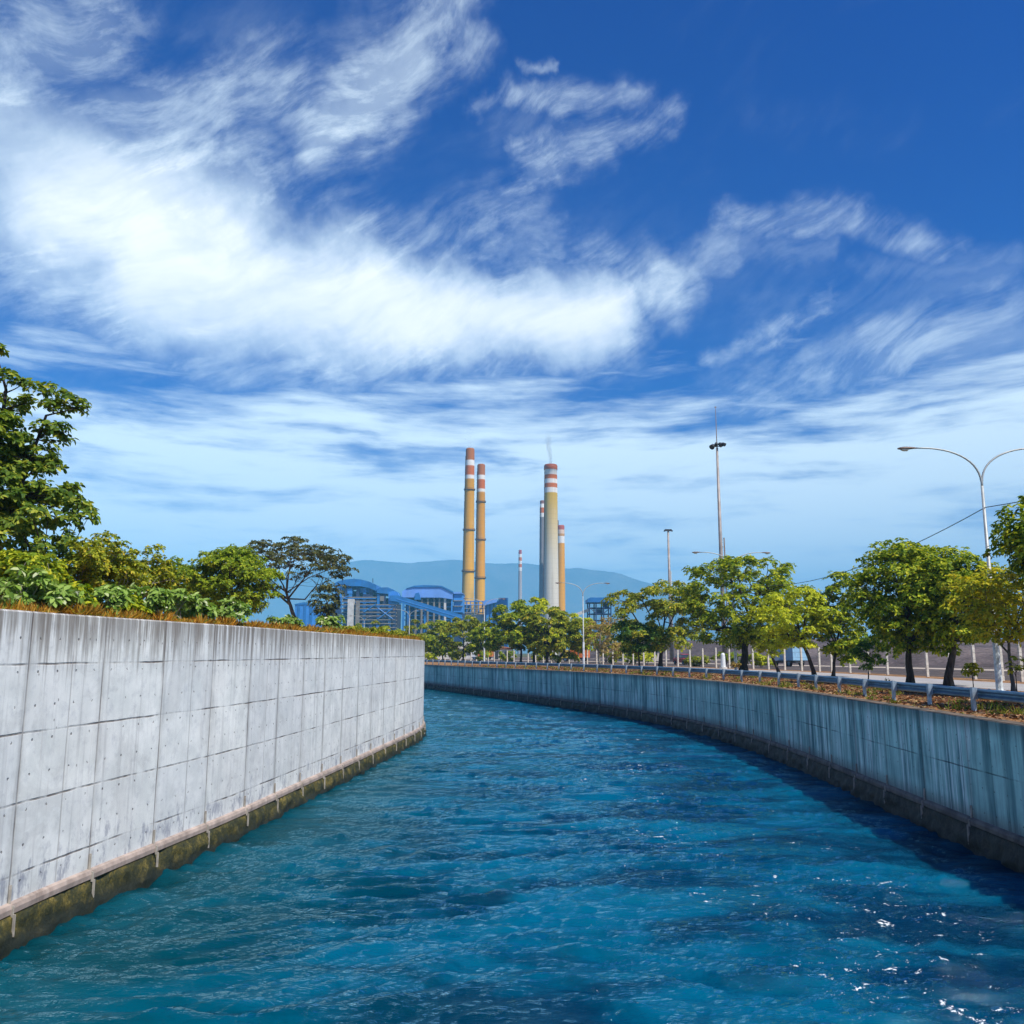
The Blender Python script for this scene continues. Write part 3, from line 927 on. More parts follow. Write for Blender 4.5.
def tree(name, label, base, crown_c, crown_r, kind, seed, group=None, clumps=55, rosettes=13, leaves=7, leaf=0.26, trunk_r=0.18,
         bark="bark", clump_r=0.62, shape="round", lean=None, cat="tree", hollow=0.55, multi=1, extra=(), ragged=0.0):
    """tapered trunk with limbs to every leaf clump; the crown is rosettes of leaves gathered in clumps"""
    r = np.random.RandomState(seed)
    base = np.array(base, dtype=float); cc = np.array(crown_c, dtype=float); cr = np.array(crown_r, dtype=float)
    root = empty(name, tuple(base), label, cat, group)
    # clump centres
    C = []
    tries = 0
    lump_dirs = unit(r.normal(size=(7, 3)))
    lump_amp = r.uniform(-0.16, 0.2, 7)
    while len(C) < clumps and tries < clumps * 60:
        tries += 1
        d = unit(r.normal(size=3))
        if shape == "umbrella":
            a = r.rand() * 2 * math.pi
            q = math.sqrt(r.rand())
            z = 0.75 * (1 - q ** 2.2) + r.uniform(-0.28, 0.28) - 0.1
            if r.rand() < 0.25:
                z -= r.uniform(0.2, 0.8) * (0.3 + q * 0.5)
            p = np.array([q * math.cos(a), q * math.sin(a), z])
        else:
            rad = hollow + (1 - hollow) * r.rand() ** 0.6
            rad *= 1 + float(np.sum(lump_amp * np.maximum(0, lump_dirs @ d) ** 3)) + ragged * r.normal()
            p = d * rad
            if shape == "round" and p[2] < -0.8 and r.rand() < 0.4:
                continue
            if p[2] < 0:
                p[:2] *= 1.0 - 0.12 * abs(p[2])
        p = cc + p * cr
        if all(np.linalg.norm((p - c) / clump_r) > 0.62 for c in C):
            C.append(p)
    for e in extra:
        C.append(np.array(e, dtype=float))
    C = np.array(C)
    # wood
    wood = MB()
    stems = []
    for s in range(multi):
        b0 = base + (np.array([r.uniform(-.25, .25), r.uniform(-.25, .25), 0]) if multi > 1 else 0)
        top = cc + np.array([r.uniform(-.2, .2) * cr[0], r.uniform(-.2, .2) * cr[1], (0.1 if shape != "umbrella" else -0.75) * cr[2]])
        if multi > 1:
            top = top + np.array([r.uniform(-.6, .6) * cr[0], r.uniform(-.6, .6) * cr[1], r.uniform(-.3, .2) * cr[2]])
        pts = []
        nseg = 9
        for i in range(nseg + 1):
            t = i / nseg
            p = b0 + (top - b0) * np.array([t ** 1.3, t ** 1.3, t])
            if lean is not None:
                p = p + np.array([lean[0], lean[1], 0]) * math.sin(math.pi * t)
            p = p + np.array([r.normal(), r.normal(), 0]) * trunk_r * 0.16 * (0 < i < nseg)
            pts.append(p)
        rad = [trunk_r * (1.45 if i == 0 else 1.0) * (1 - 0.72 * i / nseg) / (1 if multi == 1 else 1.5) for i in range(nseg + 1)]
        pts[0] = pts[0] - np.array([0, 0, 0.12])
        wood.tube([tuple(p) for p in pts], rad, 9)
        stems.append((pts, rad))
    # main limbs: farthest-point picks among clumps, then twigs
    k = min(len(C), 9 if shape != "umbrella" else 11)
    pick = [int(r.randint(len(C)))]
    while len(pick) < k:
        dist = np.min([np.linalg.norm(C - C[i], axis=1) for i in pick], axis=0)
        pick.append(int(np.argmax(dist)))
    limbs = []
    for i in pick:
        pts_, rad_ = stems[i % len(stems)]
        j = r.randint(4, 9) if shape != "umbrella" else r.randint(6, 9)
        a, b = np.array(pts_[j]), C[i]
        mid1 = a + (b - a) * 0.35 + np.array([0, 0, (0.10 if shape != "umbrella" else 0.02) * np.linalg.norm(b - a)]) + r.normal(size=3) * 0.06 * np.linalg.norm(b - a)
        mid2 = a + (b - a) * 0.7 + np.array([0, 0, (0.08 if shape != "umbrella" else 0.05) * np.linalg.norm(b - a)]) + r.normal(size=3) * 0.06 * np.linalg.norm(b - a)
        pl = [a, mid1, mid2, b]
        r0 = min(rad_[j] * 0.7, trunk_r * 0.55)
        wood.tube([tuple(p) for p in pl], [r0, r0 * 0.7, r0 * 0.45, r0 * 0.16], 6)
        for t in np.linspace(0.15, 0.95, 9):
            q = pl[0] + (pl[1] - pl[0]) * min(1, t * 3) if t < 1 / 3 else (pl[1] + (pl[2] - pl[1]) * (t * 3 - 1) if t < 2 / 3 else pl[2] + (pl[3] - pl[2]) * (t * 3 - 2))
            limbs.append((q, r0 * (1 - 0.8 * t)))
    LP = np.array([q for q, _ in limbs])
    for i in range(len(C)):
        if i in pick:
            continue
        dd = np.linalg.norm(LP - C[i], axis=1) + np.maximum(0, LP[:, 2] - C[i][2]) * 1.5
        j = int(np.argmin(dd))
        a, b = LP[j], C[i]
        m = (a + b) / 2 + r.normal(size=3) * 0.1 * np.linalg.norm(b - a)
        r1 = max(0.012, min(limbs[j][1] * 0.6, trunk_r * 0.2))
        wood.tube([tuple(a), tuple(m), tuple(b)], [r1, r1 * 0.7, r1 * 0.3], 5)
    wood.build("trunk", M[bark], root, smooth=True)
    # rosettes
    R = len(C) * rosettes
    ci = np.repeat(np.arange(len(C)), rosettes)
    d = unit(r.normal(size=(R, 3)))
    d[:, 2] = np.where(d[:, 2] < -0.3, -d[:, 2] * 0.8, d[:, 2])
    cs = clump_r * r.uniform(0.7, 1.25, len(C))[ci]
    flat = 0.75 if shape != "umbrella" else 0.4
    rp = C[ci] + d * (cs * r.uniform(0.25, 1.0, R) ** 0.55)[:, None] * np.array([1, 1, flat])
    up = unit(d * 0.7 + np.array([0, 0, 0.75]) + unit(rp - cc) * 0.35 + r.normal(size=(R, 3)) * 0.25)
    e1 = unit(np.cross(up, r.normal(size=(R, 3))))
    e2 = np.cross(up, e1)
    n = R * leaves
    ri = np.repeat(np.arange(R), leaves)
    th = np.tile(np.arange(leaves) * 2 * math.pi / leaves, R) + r.uniform(-.5, .5, n)
    ax = e1[ri] * np.cos(th)[:, None] + e2[ri] * np.sin(th)[:, None] + up[ri] * r.uniform(-0.35, 0.5, n)[:, None] + np.array([0, 0, -0.18])
    nr = unit(up[ri] + r.normal(size=(n, 3)) * 0.35)
    L = leaf * r.uniform(0.65, 1.25, n)
    pos = rp[ri] + unit(ax) * leaf * 0.08
    leaf_object("crown", LEAF[kind], pos, ax, nr, L, L * r.uniform(0.42, 0.62, n), root, tuple(base))
    return root

ZR, ZL = 3.34, 5.74
def bank_tree(label, bpx, Y, x0, x1, top, bot, kind, seed, group="trees along the right bank", **kw):
    b = at(bpx, 660, Y)
    zt, zb = at(0, top, Y).z, at(0, bot, Y).z
    xa, xb = at(x0, 600, Y).x, at(x1, 600, Y).x
    cr = kw.pop("clump_r", None)
    zb -= 0.10 * (zt - zb)
    rx = (xb - xa) / 2 * 1.24
    rz = (zt - zb) / 2
    if cr is None:
        cr = max(0.3, min(0.28 * rx, 0.95))
    g = 0.75
    kw["leaf"] = kw.get("leaf", 0.26) * 0.8
    kw["rosettes"] = int(kw.get("rosettes", 13) * 1.95)
    kw["clumps"] = int(kw.get("clumps", 55) * 1.15)
    tree(kw.pop("name", "bank_tree"), label, (b.x, Y, ZR), ((xa + xb) / 2, Y, (zt + zb) / 2), (rx - cr * g, max(0.4, min(rx - cr * g, rz * 1.6)), max(0.3, rz - cr * g * 0.8)), kind, seed, group, clump_r=cr, **kw)

bank_tree("dense dark green tree with straight trunk just left of the forked trunk tree, near right", 908.5, 47.5, 856, 962, 532, 652, "green", 11, clumps=95, rosettes=15, trunk_r=0.2, leaf=0.27, hollow=0.45)
bank_tree("green tree with dark forked trunk standing left of the white based lamp", 946.5, 45.5, 912, 1000, 543, 652, "green", 12, clumps=70, rosettes=14, trunk_r=0.22, leaf=0.27, lean=(0.15, 0))
bank_tree("golden yellow leaved tree with bare grey twigs around the white based lamp pole", 1010.5, 36.5, 958, 1058, 556, 650, "yellow", 13, clumps=62, rosettes=9, trunk_r=0.09, leaf=0.22, bark="bark_grey", ragged=0.1)
bank_tree("tallest green tree, cut off by the right picture edge above yellow leaves", 1082, 33.0, 1020, 1140, 478, 600, "green", 14, clumps=80, rosettes=13, trunk_r=0.2, leaf=0.25)
bank_tree("slender dark green tree with thin trunk between lime tree and dense dark tree", 832, 63, 810, 866, 568, 660, "green", 15, clumps=50, rosettes=14, trunk_r=0.12, leaf=0.28, hollow=0.35)
bank_tree("lime yellow tree with a crooked dark trunk leaning left beside the blue white truck", 814, 63.5, 756, 824, 582, 652, "lime", 16, clumps=48, rosettes=12, trunk_r=0.16, leaf=0.25, lean=(-0.1, 0))
bank_tree("small dark sapling with a low bushy crown before the fence", 867, 52, 849, 884, 634, 668, "dark", 17, clumps=18, rosettes=10, trunk_r=0.04, leaf=0.2)
bank_tree("largest round crowned green tree with thick dark trunk below the tall floodlight mast", 743, 78, 688, 804, 544, 655, "green", 18, clumps=105, rosettes=15, trunk_r=0.36, leaf=0.33, hollow=0.45)
bank_tree("small lime green tree with thin curved trunk in front of the largest round tree", 779, 74, 744, 800, 588, 655, "lime", 19, clumps=40, rosettes=10, trunk_r=0.13, leaf=0.26, lean=(-0.5, 0))
bank_tree("round yellow green tree with one straight trunk below the T-headed mast", 660, 99, 607, 704, 577, 655, "olive", 20, clumps=85, rosettes=15, trunk_r=0.26, leaf=0.38, hollow=0.45)
bank_tree("small dark tree half hidden under the left side of the round yellow green tree", 639.5, 97, 612, 664, 618, 656, "dark", 21, clumps=34, rosettes=12, trunk_r=0.12, leaf=0.33)
bank_tree("broad green tree left in the clump below the white concrete chimney", 521, 136, 486, 545, 599, 656, "green", 22, clumps=60, rosettes=13, trunk_r=0.2, leaf=0.5)
bank_tree("highest tree of the clump standing below the white concrete chimney", 534, 140, 500, 566, 593, 652, "lime", 23, clumps=60, rosettes=13, trunk_r=0.2, leaf=0.5)
bank_tree("olive tree with two dark trunks showing below it, middle of the chimney clump", 547, 133, 524, 586, 602, 656, "olive", 24, clumps=55, rosettes=13, trunk_r=0.25, leaf=0.5)
bank_tree("low lime tree on the right end of the chimney clump beside the lamp", 558, 137, 548, 596, 612, 656, "lime", 25, clumps=40, rosettes=13, trunk_r=0.22, leaf=0.5)
bank_tree("almost bare brownish tree with pale leaning trunk right of the slim lamp", 601, 122, 584, 630, 614, 656, "brown", 26, clumps=34, rosettes=8, trunk_r=0.17, leaf=0.3, bark="bark_pale", lean=(-0.7, 0))
bank_tree("low green tree behind the bare brownish tree, below the small blue roofed tower", 606, 158, 590, 628, 620, 656, "olive", 43, clumps=36, rosettes=12, trunk_r=0.15, leaf=0.45)
bank_tree("green tree in front of the pale bases of the twin yellow chimneys", 463, 168, 440, 488, 613, 657, "olive", 27, clumps=45, rosettes=12, trunk_r=0.18, leaf=0.55)
bank_tree("low bushy tree between twin chimneys and slim lamp", 480, 162, 466, 504, 622, 657, "green", 28, clumps=36, rosettes=12, trunk_r=0.16, leaf=0.5)
bank_tree("dark green small tree at the end corner of the tall left wall", 443, 178, 422, 462, 617, 658, "green", 29, clumps=40, rosettes=12, trunk_r=0.16, leaf=0.55)
far_lab = ["low olive tree top just above the end of the tall left wall", "lime tree top showing over the left wall below the conveyor gallery",
           "olive tree top over the left wall between the two far lamps", "green tree top over the left wall in front of boiler house stair tower",
           "furthest left olive tree top over the left wall below the boiler house"]
for i, (bx, Y, x0, x1, top, kd) in enumerate([(418, 196, 400, 440, 619, "olive"), (394, 205, 374, 414, 622, "lime"), (376, 214, 352, 396, 621, "olive"), (352, 224, 332, 372, 623, "green"), (334, 236, 316, 352, 625, "olive")]):
    bank_tree(far_lab[i], bx, Y, x0, x1, top, 660, kd, 31 + i, clumps=36, rosettes=12, trunk_r=0.2, leaf=0.6)
for i, (bpx, Y, hh, lab) in enumerate([(971, 37.5, 1.25, "knee high yellow leaved sapling between forked tree and white based lamp"), (735, 72, 0.9, "tiny reddish sapling beside the thick trunk of the largest round tree"), (1014, 33, 1.5, "bare twiggy sapling near right edge beside the golden tree stem")]):
    b = at(bpx, 660, Y)
    tree("sapling", lab, (b.x, Y, ZR), (b.x, Y, ZR + hh * 0.8), (0.28, 0.28, 0.3), ("yellow", "brown", "olive")[i], 51 + i, "saplings on the right bank", clumps=7, rosettes=(6, 5, 2)[i], leaf=0.15, trunk_r=0.025, clump_r=0.2, cat="sapling")

# ------------------------------------------------------------------ left bank plants
ob = Vector((19.6, 25.0, ZR))
tree("bank_tree", "spreading dark tree outside the right edge that shades the near verge", tuple(ob), (18.6, 25.0, ZR + 5.2), (2.6, 3.0, 2.4), "dark", 41, "trees along the right bank", clumps=70, rosettes=16, leaf=0.22, trunk_r=0.2, clump_r=0.7)
scrub = [(432, 190, "yellowish scrub bush behind the fence at the end of the left wall"), (456, 182, "scrub bush behind the fence below the twin yellow chimneys"), (508, 165, "green scrub bush behind the fence left of the chimney clump trunks"),
         (540, 160, "yellow scrub bush behind the fence between the trunks of the chimney clump"), (612, 138, "scrub bush behind the fence right of the bare brown tree"), (633, 128, "lime scrub bush beyond the fence left of the straight trunked round tree"),
         (646, 126, "yellow green scrub bush beyond the fence behind the straight trunk of the round tree"), (700, 112, "low green scrub bush behind the fence between red car and white pillar"), (733, 105, "small yellowish scrub bush right of the white pillar"), (762, 104, "scrub bush behind the fence left of the pale blue truck")]
for i, (px, Y, lab) in enumerate(scrub):
    b = at(px, 660, Y)
    hh = (2.0, 2.6, 2.2, 2.4, 2.2, 1.9, 2.3, 1.6, 2.0, 1.7)[i]
    tree("scrub_bush", lab, (b.x, Y, ZR), (b.x, Y, ZR + hh * 0.5), (1.5 + 0.3 * (i % 3), 1.2, hh * 0.42), ("lime", "olive", "mid")[i % 3], 120 + i, "scrub bushes beyond the fence", clumps=22, rosettes=10, leaf=0.3, trunk_r=0.04, clump_r=0.4, multi=4, cat="bush", hollow=0.2)

def left_point(px, back):
    """point behind the coping of the left wall seen at column px"""
    best = min((p for p in offset(LEFT, -back) if 8 < p.y < 60), key=lambda p: abs(512 + F * p.x / (p.y * 1.0127) - px))
    return best

def left_tree(name, label, Y, bpx, x0, x1, top, bot, kind, seed, **kw):
    b = at(bpx, 600, Y)
    zt, zb = at(0, top, Y).z, at(0, bot, Y).z
    xa, xb = at(x0, 560, Y).x, at(x1, 560, Y).x
    cr = kw.pop("clump_r", 0.5)
    rx, rz = (xb - xa) / 2, (zt - zb) / 2
    ex = [tuple(at(px, py, Y - dd)) for px, py, dd in kw.pop("ex", [])]
    return tree(name, label, (b.x, Y, ZL), ((xa + xb) / 2, Y, (zt + zb) / 2), (max(0.3, rx - cr * 0.7), kw.pop("depth", max(0.3, rx - cr * 0.7)), max(0.3, rz - cr * 0.6)), kind, seed, clump_r=cr, extra=ex, **kw)

left_tree("bank_tree", "big dark leafy tree filling the left picture edge above the tall wall", 26, 8, -130, 66, 380, 612, "big", 61, clumps=190, rosettes=17, leaf=0.19, trunk_r=0.2, clump_r=0.44, hollow=0.2, ragged=0.14,
          ex=[(54, 408, 0), (68, 402, 0.2), (78, 408, 0.1), (42, 392, 0), (58, 430, 0.3), (60, 440, 0), (30, 402, 0), (22, 385, 0), (8, 380, 0.2), (-4, 352, 0), (52, 468, 0.2), (72, 500, 0.2), (84, 510, 0), (70, 524, 0.4), (88, 518, 0.1), (56, 496, 0.5), (48, 520, 0.6), (42, 452, 0.3), (64, 542, 0.4), (20, 530, 0.8), (10, 480, 0.9), (36, 560, 0.6),
              (12, 545, 0.5), (28, 540, 0.3), (48, 548, 0.4), (4, 520, 0.6), (0, 500, 0.5), (18, 558, 0.2), (58, 558, 0.3), (30, 510, 0.7), (40, 490, 0.5), (30, 470, 0.6), (20, 440, 0.5), (40, 430, 0.4), (8, 420, 0.6), (34, 580, 0.4), (60, 575, 0.3), (10, 580, 0.4), (74, 560, 0.2)])
left_tree("shrub_tree", "loose olive shrub with pale bare stems right of the big leafy tree", 24.5, 88, 50, 146, 534, 610, "olive", 62, clumps=110, rosettes=14, leaf=0.11, trunk_r=0.05, clump_r=0.26, multi=5, bark="bark_pale", hollow=0.15, ragged=0.14)
left_tree("shrub_tree", "sparse yellowish shrub with a long slanting bare branch", 27.5, 128, 96, 182, 550, 612, "olive", 63, clumps=85, rosettes=12, leaf=0.11, trunk_r=0.05, clump_r=0.27, multi=5, bark="bark_pale", hollow=0.15, ragged=0.16, ex=[(150, 553, 0), (158, 549, 0)])
left_tree("shrub_tree", "leafy green undergrowth shrub below the big leafy tree on the left edge", 23, 25, -25, 80, 546, 610, "green", 64, clumps=110, rosettes=13, leaf=0.13, trunk_r=0.05, clump_r=0.28, multi=5, bark="bark_pale", hollow=0.15, ragged=0.1)
left_tree("bank_tree", "bright green round topped tree on the left bank before the umbrella tree", 41, 232, 180, 284, 543, 624, "mid", 65, clumps=170, rosettes=22, leaf=0.135, trunk_r=0.16, clump_r=0.42, hollow=0.4)
left_tree("bank_tree", "shorter green tree nestled left of the bright round topped tree", 43, 176, 140, 212, 556, 622, "mid", 66, clumps=95, rosettes=20, leaf=0.135, trunk_r=0.12, clump_r=0.42, hollow=0.4, ragged=0.1)
left_tree("umbrella_tree", "dark flat topped umbrella tree with fanned bare limbs against the sky", 68, 302, 218, 358, 531, 598, "shade", 67, clumps=190, rosettes=9, leaf=0.2, trunk_r=0.24, clump_r=0.5, shape="umbrella", leaves=6, bark="bark")
left_tree("umbrella_tree", "small dark sparse tree crown beside the navy shed", 85, 328, 308, 346, 580, 622, "shade", 68, clumps=40, rosettes=10, leaf=0.24, trunk_r=0.12, clump_r=0.6, leaves=6)

# pale waxy shrubs along the coping
shrubs = [
    (18, 1.3, 0.95, 0.5, "pale waxy leaved shrub leftmost on the coping under the big tree", "pale"),
    (108, 0.9, 0.85, 0.55, "waxy bush with broad grey green leaves below the slanting bare branch", "pale"),
    (50, 1.0, 0.8, 0.55, "waxy bush on the coping under the right half of the big leafy tree", "pale"),
    (80, 1.1, 0.7, 0.5, "small green bush on the coping below the pale bare stems", "green"),
    (134, 1.0, 0.55, 0.4, "low spreading green bush on the coping between two waxy bushes", "green"),
    (152, 0.8, 0.9, 0.5, "waxy shrub with white flower heads left of the hanging root stain", "pale"),
    (184, 0.9, 1.05, 0.6, "largest waxy shrub on the coping with white flower heads", "pale"),
    (238, 0.7, 0.75, 0.5, "bright waxy shrub on the coping below the round topped tree", "pale"),
    (206, 0.8, 0.7, 0.45, "pale shrub at the left foot of the round topped tree", "pale"),
    (288, 0.8, 0.62, 0.5, "small leafy shrub on the coping in front of the sky blue shed", "pale"),
    (331, 0.9, 0.85, 0.5, "upright waxy shrub on the coping in front of the navy shed", "pale"),
]
for i, (px, back, h, w, lab, kd) in enumerate(shrubs):
    p = left_point(px, back)
    tree("waxy_shrub", lab, (p.x, p.y, ZL), (p.x, p.y, ZL + h * 0.55), (w, w * 0.8, h * 0.42), kd, 80 + i, "shrubs on the left coping", clumps=20, rosettes=6, leaf=0.15 + 0.02 * (i % 3), trunk_r=0.03,
         clump_r=0.17, multi=5, bark="bark_pale", cat="shrub", hollow=0.3, leaves=6)
low = [(352, 1.2, 0.5), (368, 1.5, 0.55), (384, 1.1, 0.5), (398, 1.5, 0.5), (410, 1.0, 0.42)]
low_lab = ["low olive bush on the coping, right of the navy shed shrub", "low olive bush on the coping below the boiler house right half", "low olive bush on the coping below the start of the conveyor",
           "low olive bush on the coping under the conveyor lamp", "last low bush before the end corner of the tall left wall"]
for i, (px, back, h) in enumerate(low):
    p = left_point(px, back)
    tree("low_bush", low_lab[i], (p.x, p.y, ZL), (p.x, p.y, ZL + h * 0.5), (0.8, 0.6, h * 0.45), "olive", 100 + i, "low bushes at the wall end", clumps=18, rosettes=8, leaf=0.12, trunk_r=0.025, clump_r=0.2, multi=4, cat="bush", hollow=0.2)

def grass():
    r = np.random.RandomState(3)
    c = offset(LEFT, 0)
    T, N = normals2(c)
    sel = [i for i, p in enumerate(c) if 5 < p.y < 66]
    n = 95000
    i = np.array(sel)[r.randint(len(sel), size=n)]
    P = np.array([tuple(p) for p in c]); NN = np.array([tuple(q) for q in N]); TT = np.array([tuple(q) for q in T])
    back = 0.30 + 2.6 * r.rand(n) ** 1.4
    tuft = np.round(np.stack([P[i][:, 0] * 1.1 + back, P[i][:, 1] * 1.1], 1) / 0.5)
    key = np.abs(np.sin(tuft[:, 0] * 12.9898 + tuft[:, 1] * 78.233) * 43758.5453) % 1.0
    keep = key > 0.30
    i, back, key = i[keep], back[keep], key[keep]
    n = len(i)
    pos = np.zeros((n, 3))
    pos[:, :2] = P[i] - NN[i] * back[:, None] + TT[i] * r.uniform(-.3, .3, n)[:, None]
    pos[:, 2] = ZL - 0.03
    H = (0.07 + 0.30 * (key - 0.2)) * r.uniform(0.5, 1.3, n)
    ax = np.stack([r.normal(0, 0.5, n), r.normal(0, 0.5, n), np.ones(n)], 1)
    # blades at the edge hang over the coping
    nr = np.stack([r.normal(size=n), r.normal(size=n), np.zeros(n) + 0.1], 1)
    m = leaf_mat("dry_grass_blades", [(0.0, (0.38, 0.19, 0.03)), (0.4, (0.62, 0.32, 0.04)), (0.75, (0.72, 0.43, 0.07)), (0.84, (0.72, 0.56, 0.16)), (0.9, (0.26, 0.30, 0.04)), (1.0, (0.20, 0.27, 0.035))], 0.4, (1.0, 0.9, 0.5))
    o = leaf_object("dry_grass", m, pos, ax, unit(nr), H, np.full(n, 0.017), None, (float(P[i][:, 0].mean()), 30.0, ZL), 0.05, 0.35)
    tag(o, "orange dry grass growing along the top edge of the tall left wall", "grass", kind="stuff")
grass()

def litter():
    r = np.random.RandomState(4)
    c = [p for p in offset(RIGHT, 0) if 14 < p.y < 120]
    T, N = normals2(c)
    P = np.array([tuple(p) for p in c]); NN = np.array([tuple(q) for q in N])
    n = 34000
    w = 1.0 / np.clip(P[:, 1], 18, None); w /= w.sum()
    i = r.choice(len(c), size=n, p=w)
    off = 0.45 + r.rand(n) ** 0.8 * 8.5
    pos = np.zeros((n, 3))
    pos[:, :2] = P[i] + NN[i] * off[:, None] + r.uniform(-.25, .25, (n, 2))
    pos[:, 2] = 3.345 + r.rand(n) * 0.02
    a = r.rand(n) * 6.283
    ax = np.stack([np.cos(a), np.sin(a), r.uniform(-0.05, 0.4, n)], 1)
    nr = unit(np.stack([r.normal(0, .35, n), r.normal(0, .35, n), np.ones(n)], 1))
    L = r.uniform(0.07, 0.17, n)
    m = leaf_mat("fallen_leaves", [(0.0, (0.05, 0.026, 0.015)), (0.4, (0.18, 0.075, 0.035)), (0.72, (0.36, 0.165, 0.07)), (0.9, (0.54, 0.38, 0.22)), (1.0, (0.16, 0.20, 0.04))], 0.1, (1.0, 0.8, 0.5))
    o = leaf_object("leaf_litter", m, pos, ax, nr, L, L * 0.55, None, (13.0, 40.0, 3.345), 0.2, 0.2)
    tag(o, "reddish brown fallen leaves scattered on the right bank under the trees", "fallen leaves", kind="stuff")
litter()

def weeds():
    r = np.random.RandomState(9)
    c = [p for p in offset(RIGHT, 0) if 15 < p.y < 110]
    T, N = normals2(c)
    P = np.array([tuple(p) for p in c]); NN = np.array([tuple(q) for q in N])
    nt_ = 170
    ti = r.randint(len(c), size=nt_)
    toff = 0.5 + r.rand(nt_) ** 1.3 * 9.0
    tc = P[ti] + NN[ti] * toff[:, None]
    per = 26
    n = nt_ * per
    k = np.repeat(np.arange(nt_), per)
    size = r.uniform(0.5, 1.3, nt_)[k]
    pos = np.zeros((n, 3))
    pos[:, :2] = tc[k] + r.normal(0, 0.13, (n, 2)) * size[:, None]
    pos[:, 2] = 3.335
    ax = np.stack([r.normal(0, 0.6, n), r.normal(0, 0.6, n), np.ones(n)], 1)
    nr = unit(np.stack([r.normal(size=n), r.normal(size=n), np.full(n, 0.1)], 1))
    H = 0.24 * size * r.uniform(0.5, 1.2, n)
    m = leaf_mat("verge_weeds", [(0.0, (0.10, 0.15, 0.02)), (0.5, (0.22, 0.26, 0.03)), (0.8, (0.38, 0.33, 0.06)), (1.0, (0.48, 0.36, 0.12))], 0.3)
    o = leaf_object("verge_grass", m, pos, ax, nr, H, np.full(n, 0.03), None, (14.0, 40.0, 3.335), 0.05, 0.3)
    tag(o, "scattered green and straw coloured grass tufts on the right bank verge", "grass", kind="stuff")
weeds()

# ------------------------------------------------------------------ power plant
def paint_mat(name, bands, height):
    """bands: (fraction of the height, colour) stops, linear between"""
    m, nt, out = new_mat(name)
    g = G(nt)
    P = g.n("ShaderNodeTexCoord").outputs["Object"]
    z = g.n("ShaderNodeSeparateXYZ", {0: P}).outputs[2]
    f = g.math("DIVIDE", z, height)
    col = g.ramp(f, bands)
    n1 = g.noise(g.scale(P, (0.35, 0.35, 0.012)), 1.0, 6, 0.65)
    n2 = g.noise(P, 0.12, 6, 0.6)
    col = g.mix(g.smooth(n1, 0.5, 0.72, 0, 0.3), col, (0.20, 0.15, 0.09))
    col = g.mix(g.smooth(n2, 0.5, 0.75, 0, 0.18), col, (0.55, 0.50, 0.42))
    rings = g.smooth(g.math("PINGPONG", z, 2.5), 0.05, 0.16, 0.22, 0.0)
    col = g.mix(rings, col, (0.10, 0.08, 0.05))
    nt.links.new(g.bsdf(col, 0.75, 0, g.bump(n1, 0.3, 0.3), 0.3), out.inputs[0])
    return m

def band_stops(stops):
    """hard edges: each (lo, hi, colour) gets two stops"""
    out = []
    for lo, hi, c0, c1 in stops:
        out.append((lo + 0.0006, c0)); out.append((hi - 0.0006, c1))
    return out

RED, WHITE = (0.56, 0.13, 0.008), (0.78, 0.76, 0.72)
OCHRE, CREAM = (0.50, 0.29, 0.015), (0.66, 0.47, 0.17)
GREY = (0.50, 0.49, 0.47)
M["steel_dark"] = simple("dark_steelwork", (0.10, 0.06, 0.05), 0.6, 0.2, scale=0.3)
M["flue"] = simple("flue_soot", (0.12, 0.09, 0.08), 0.8, scale=0.2)

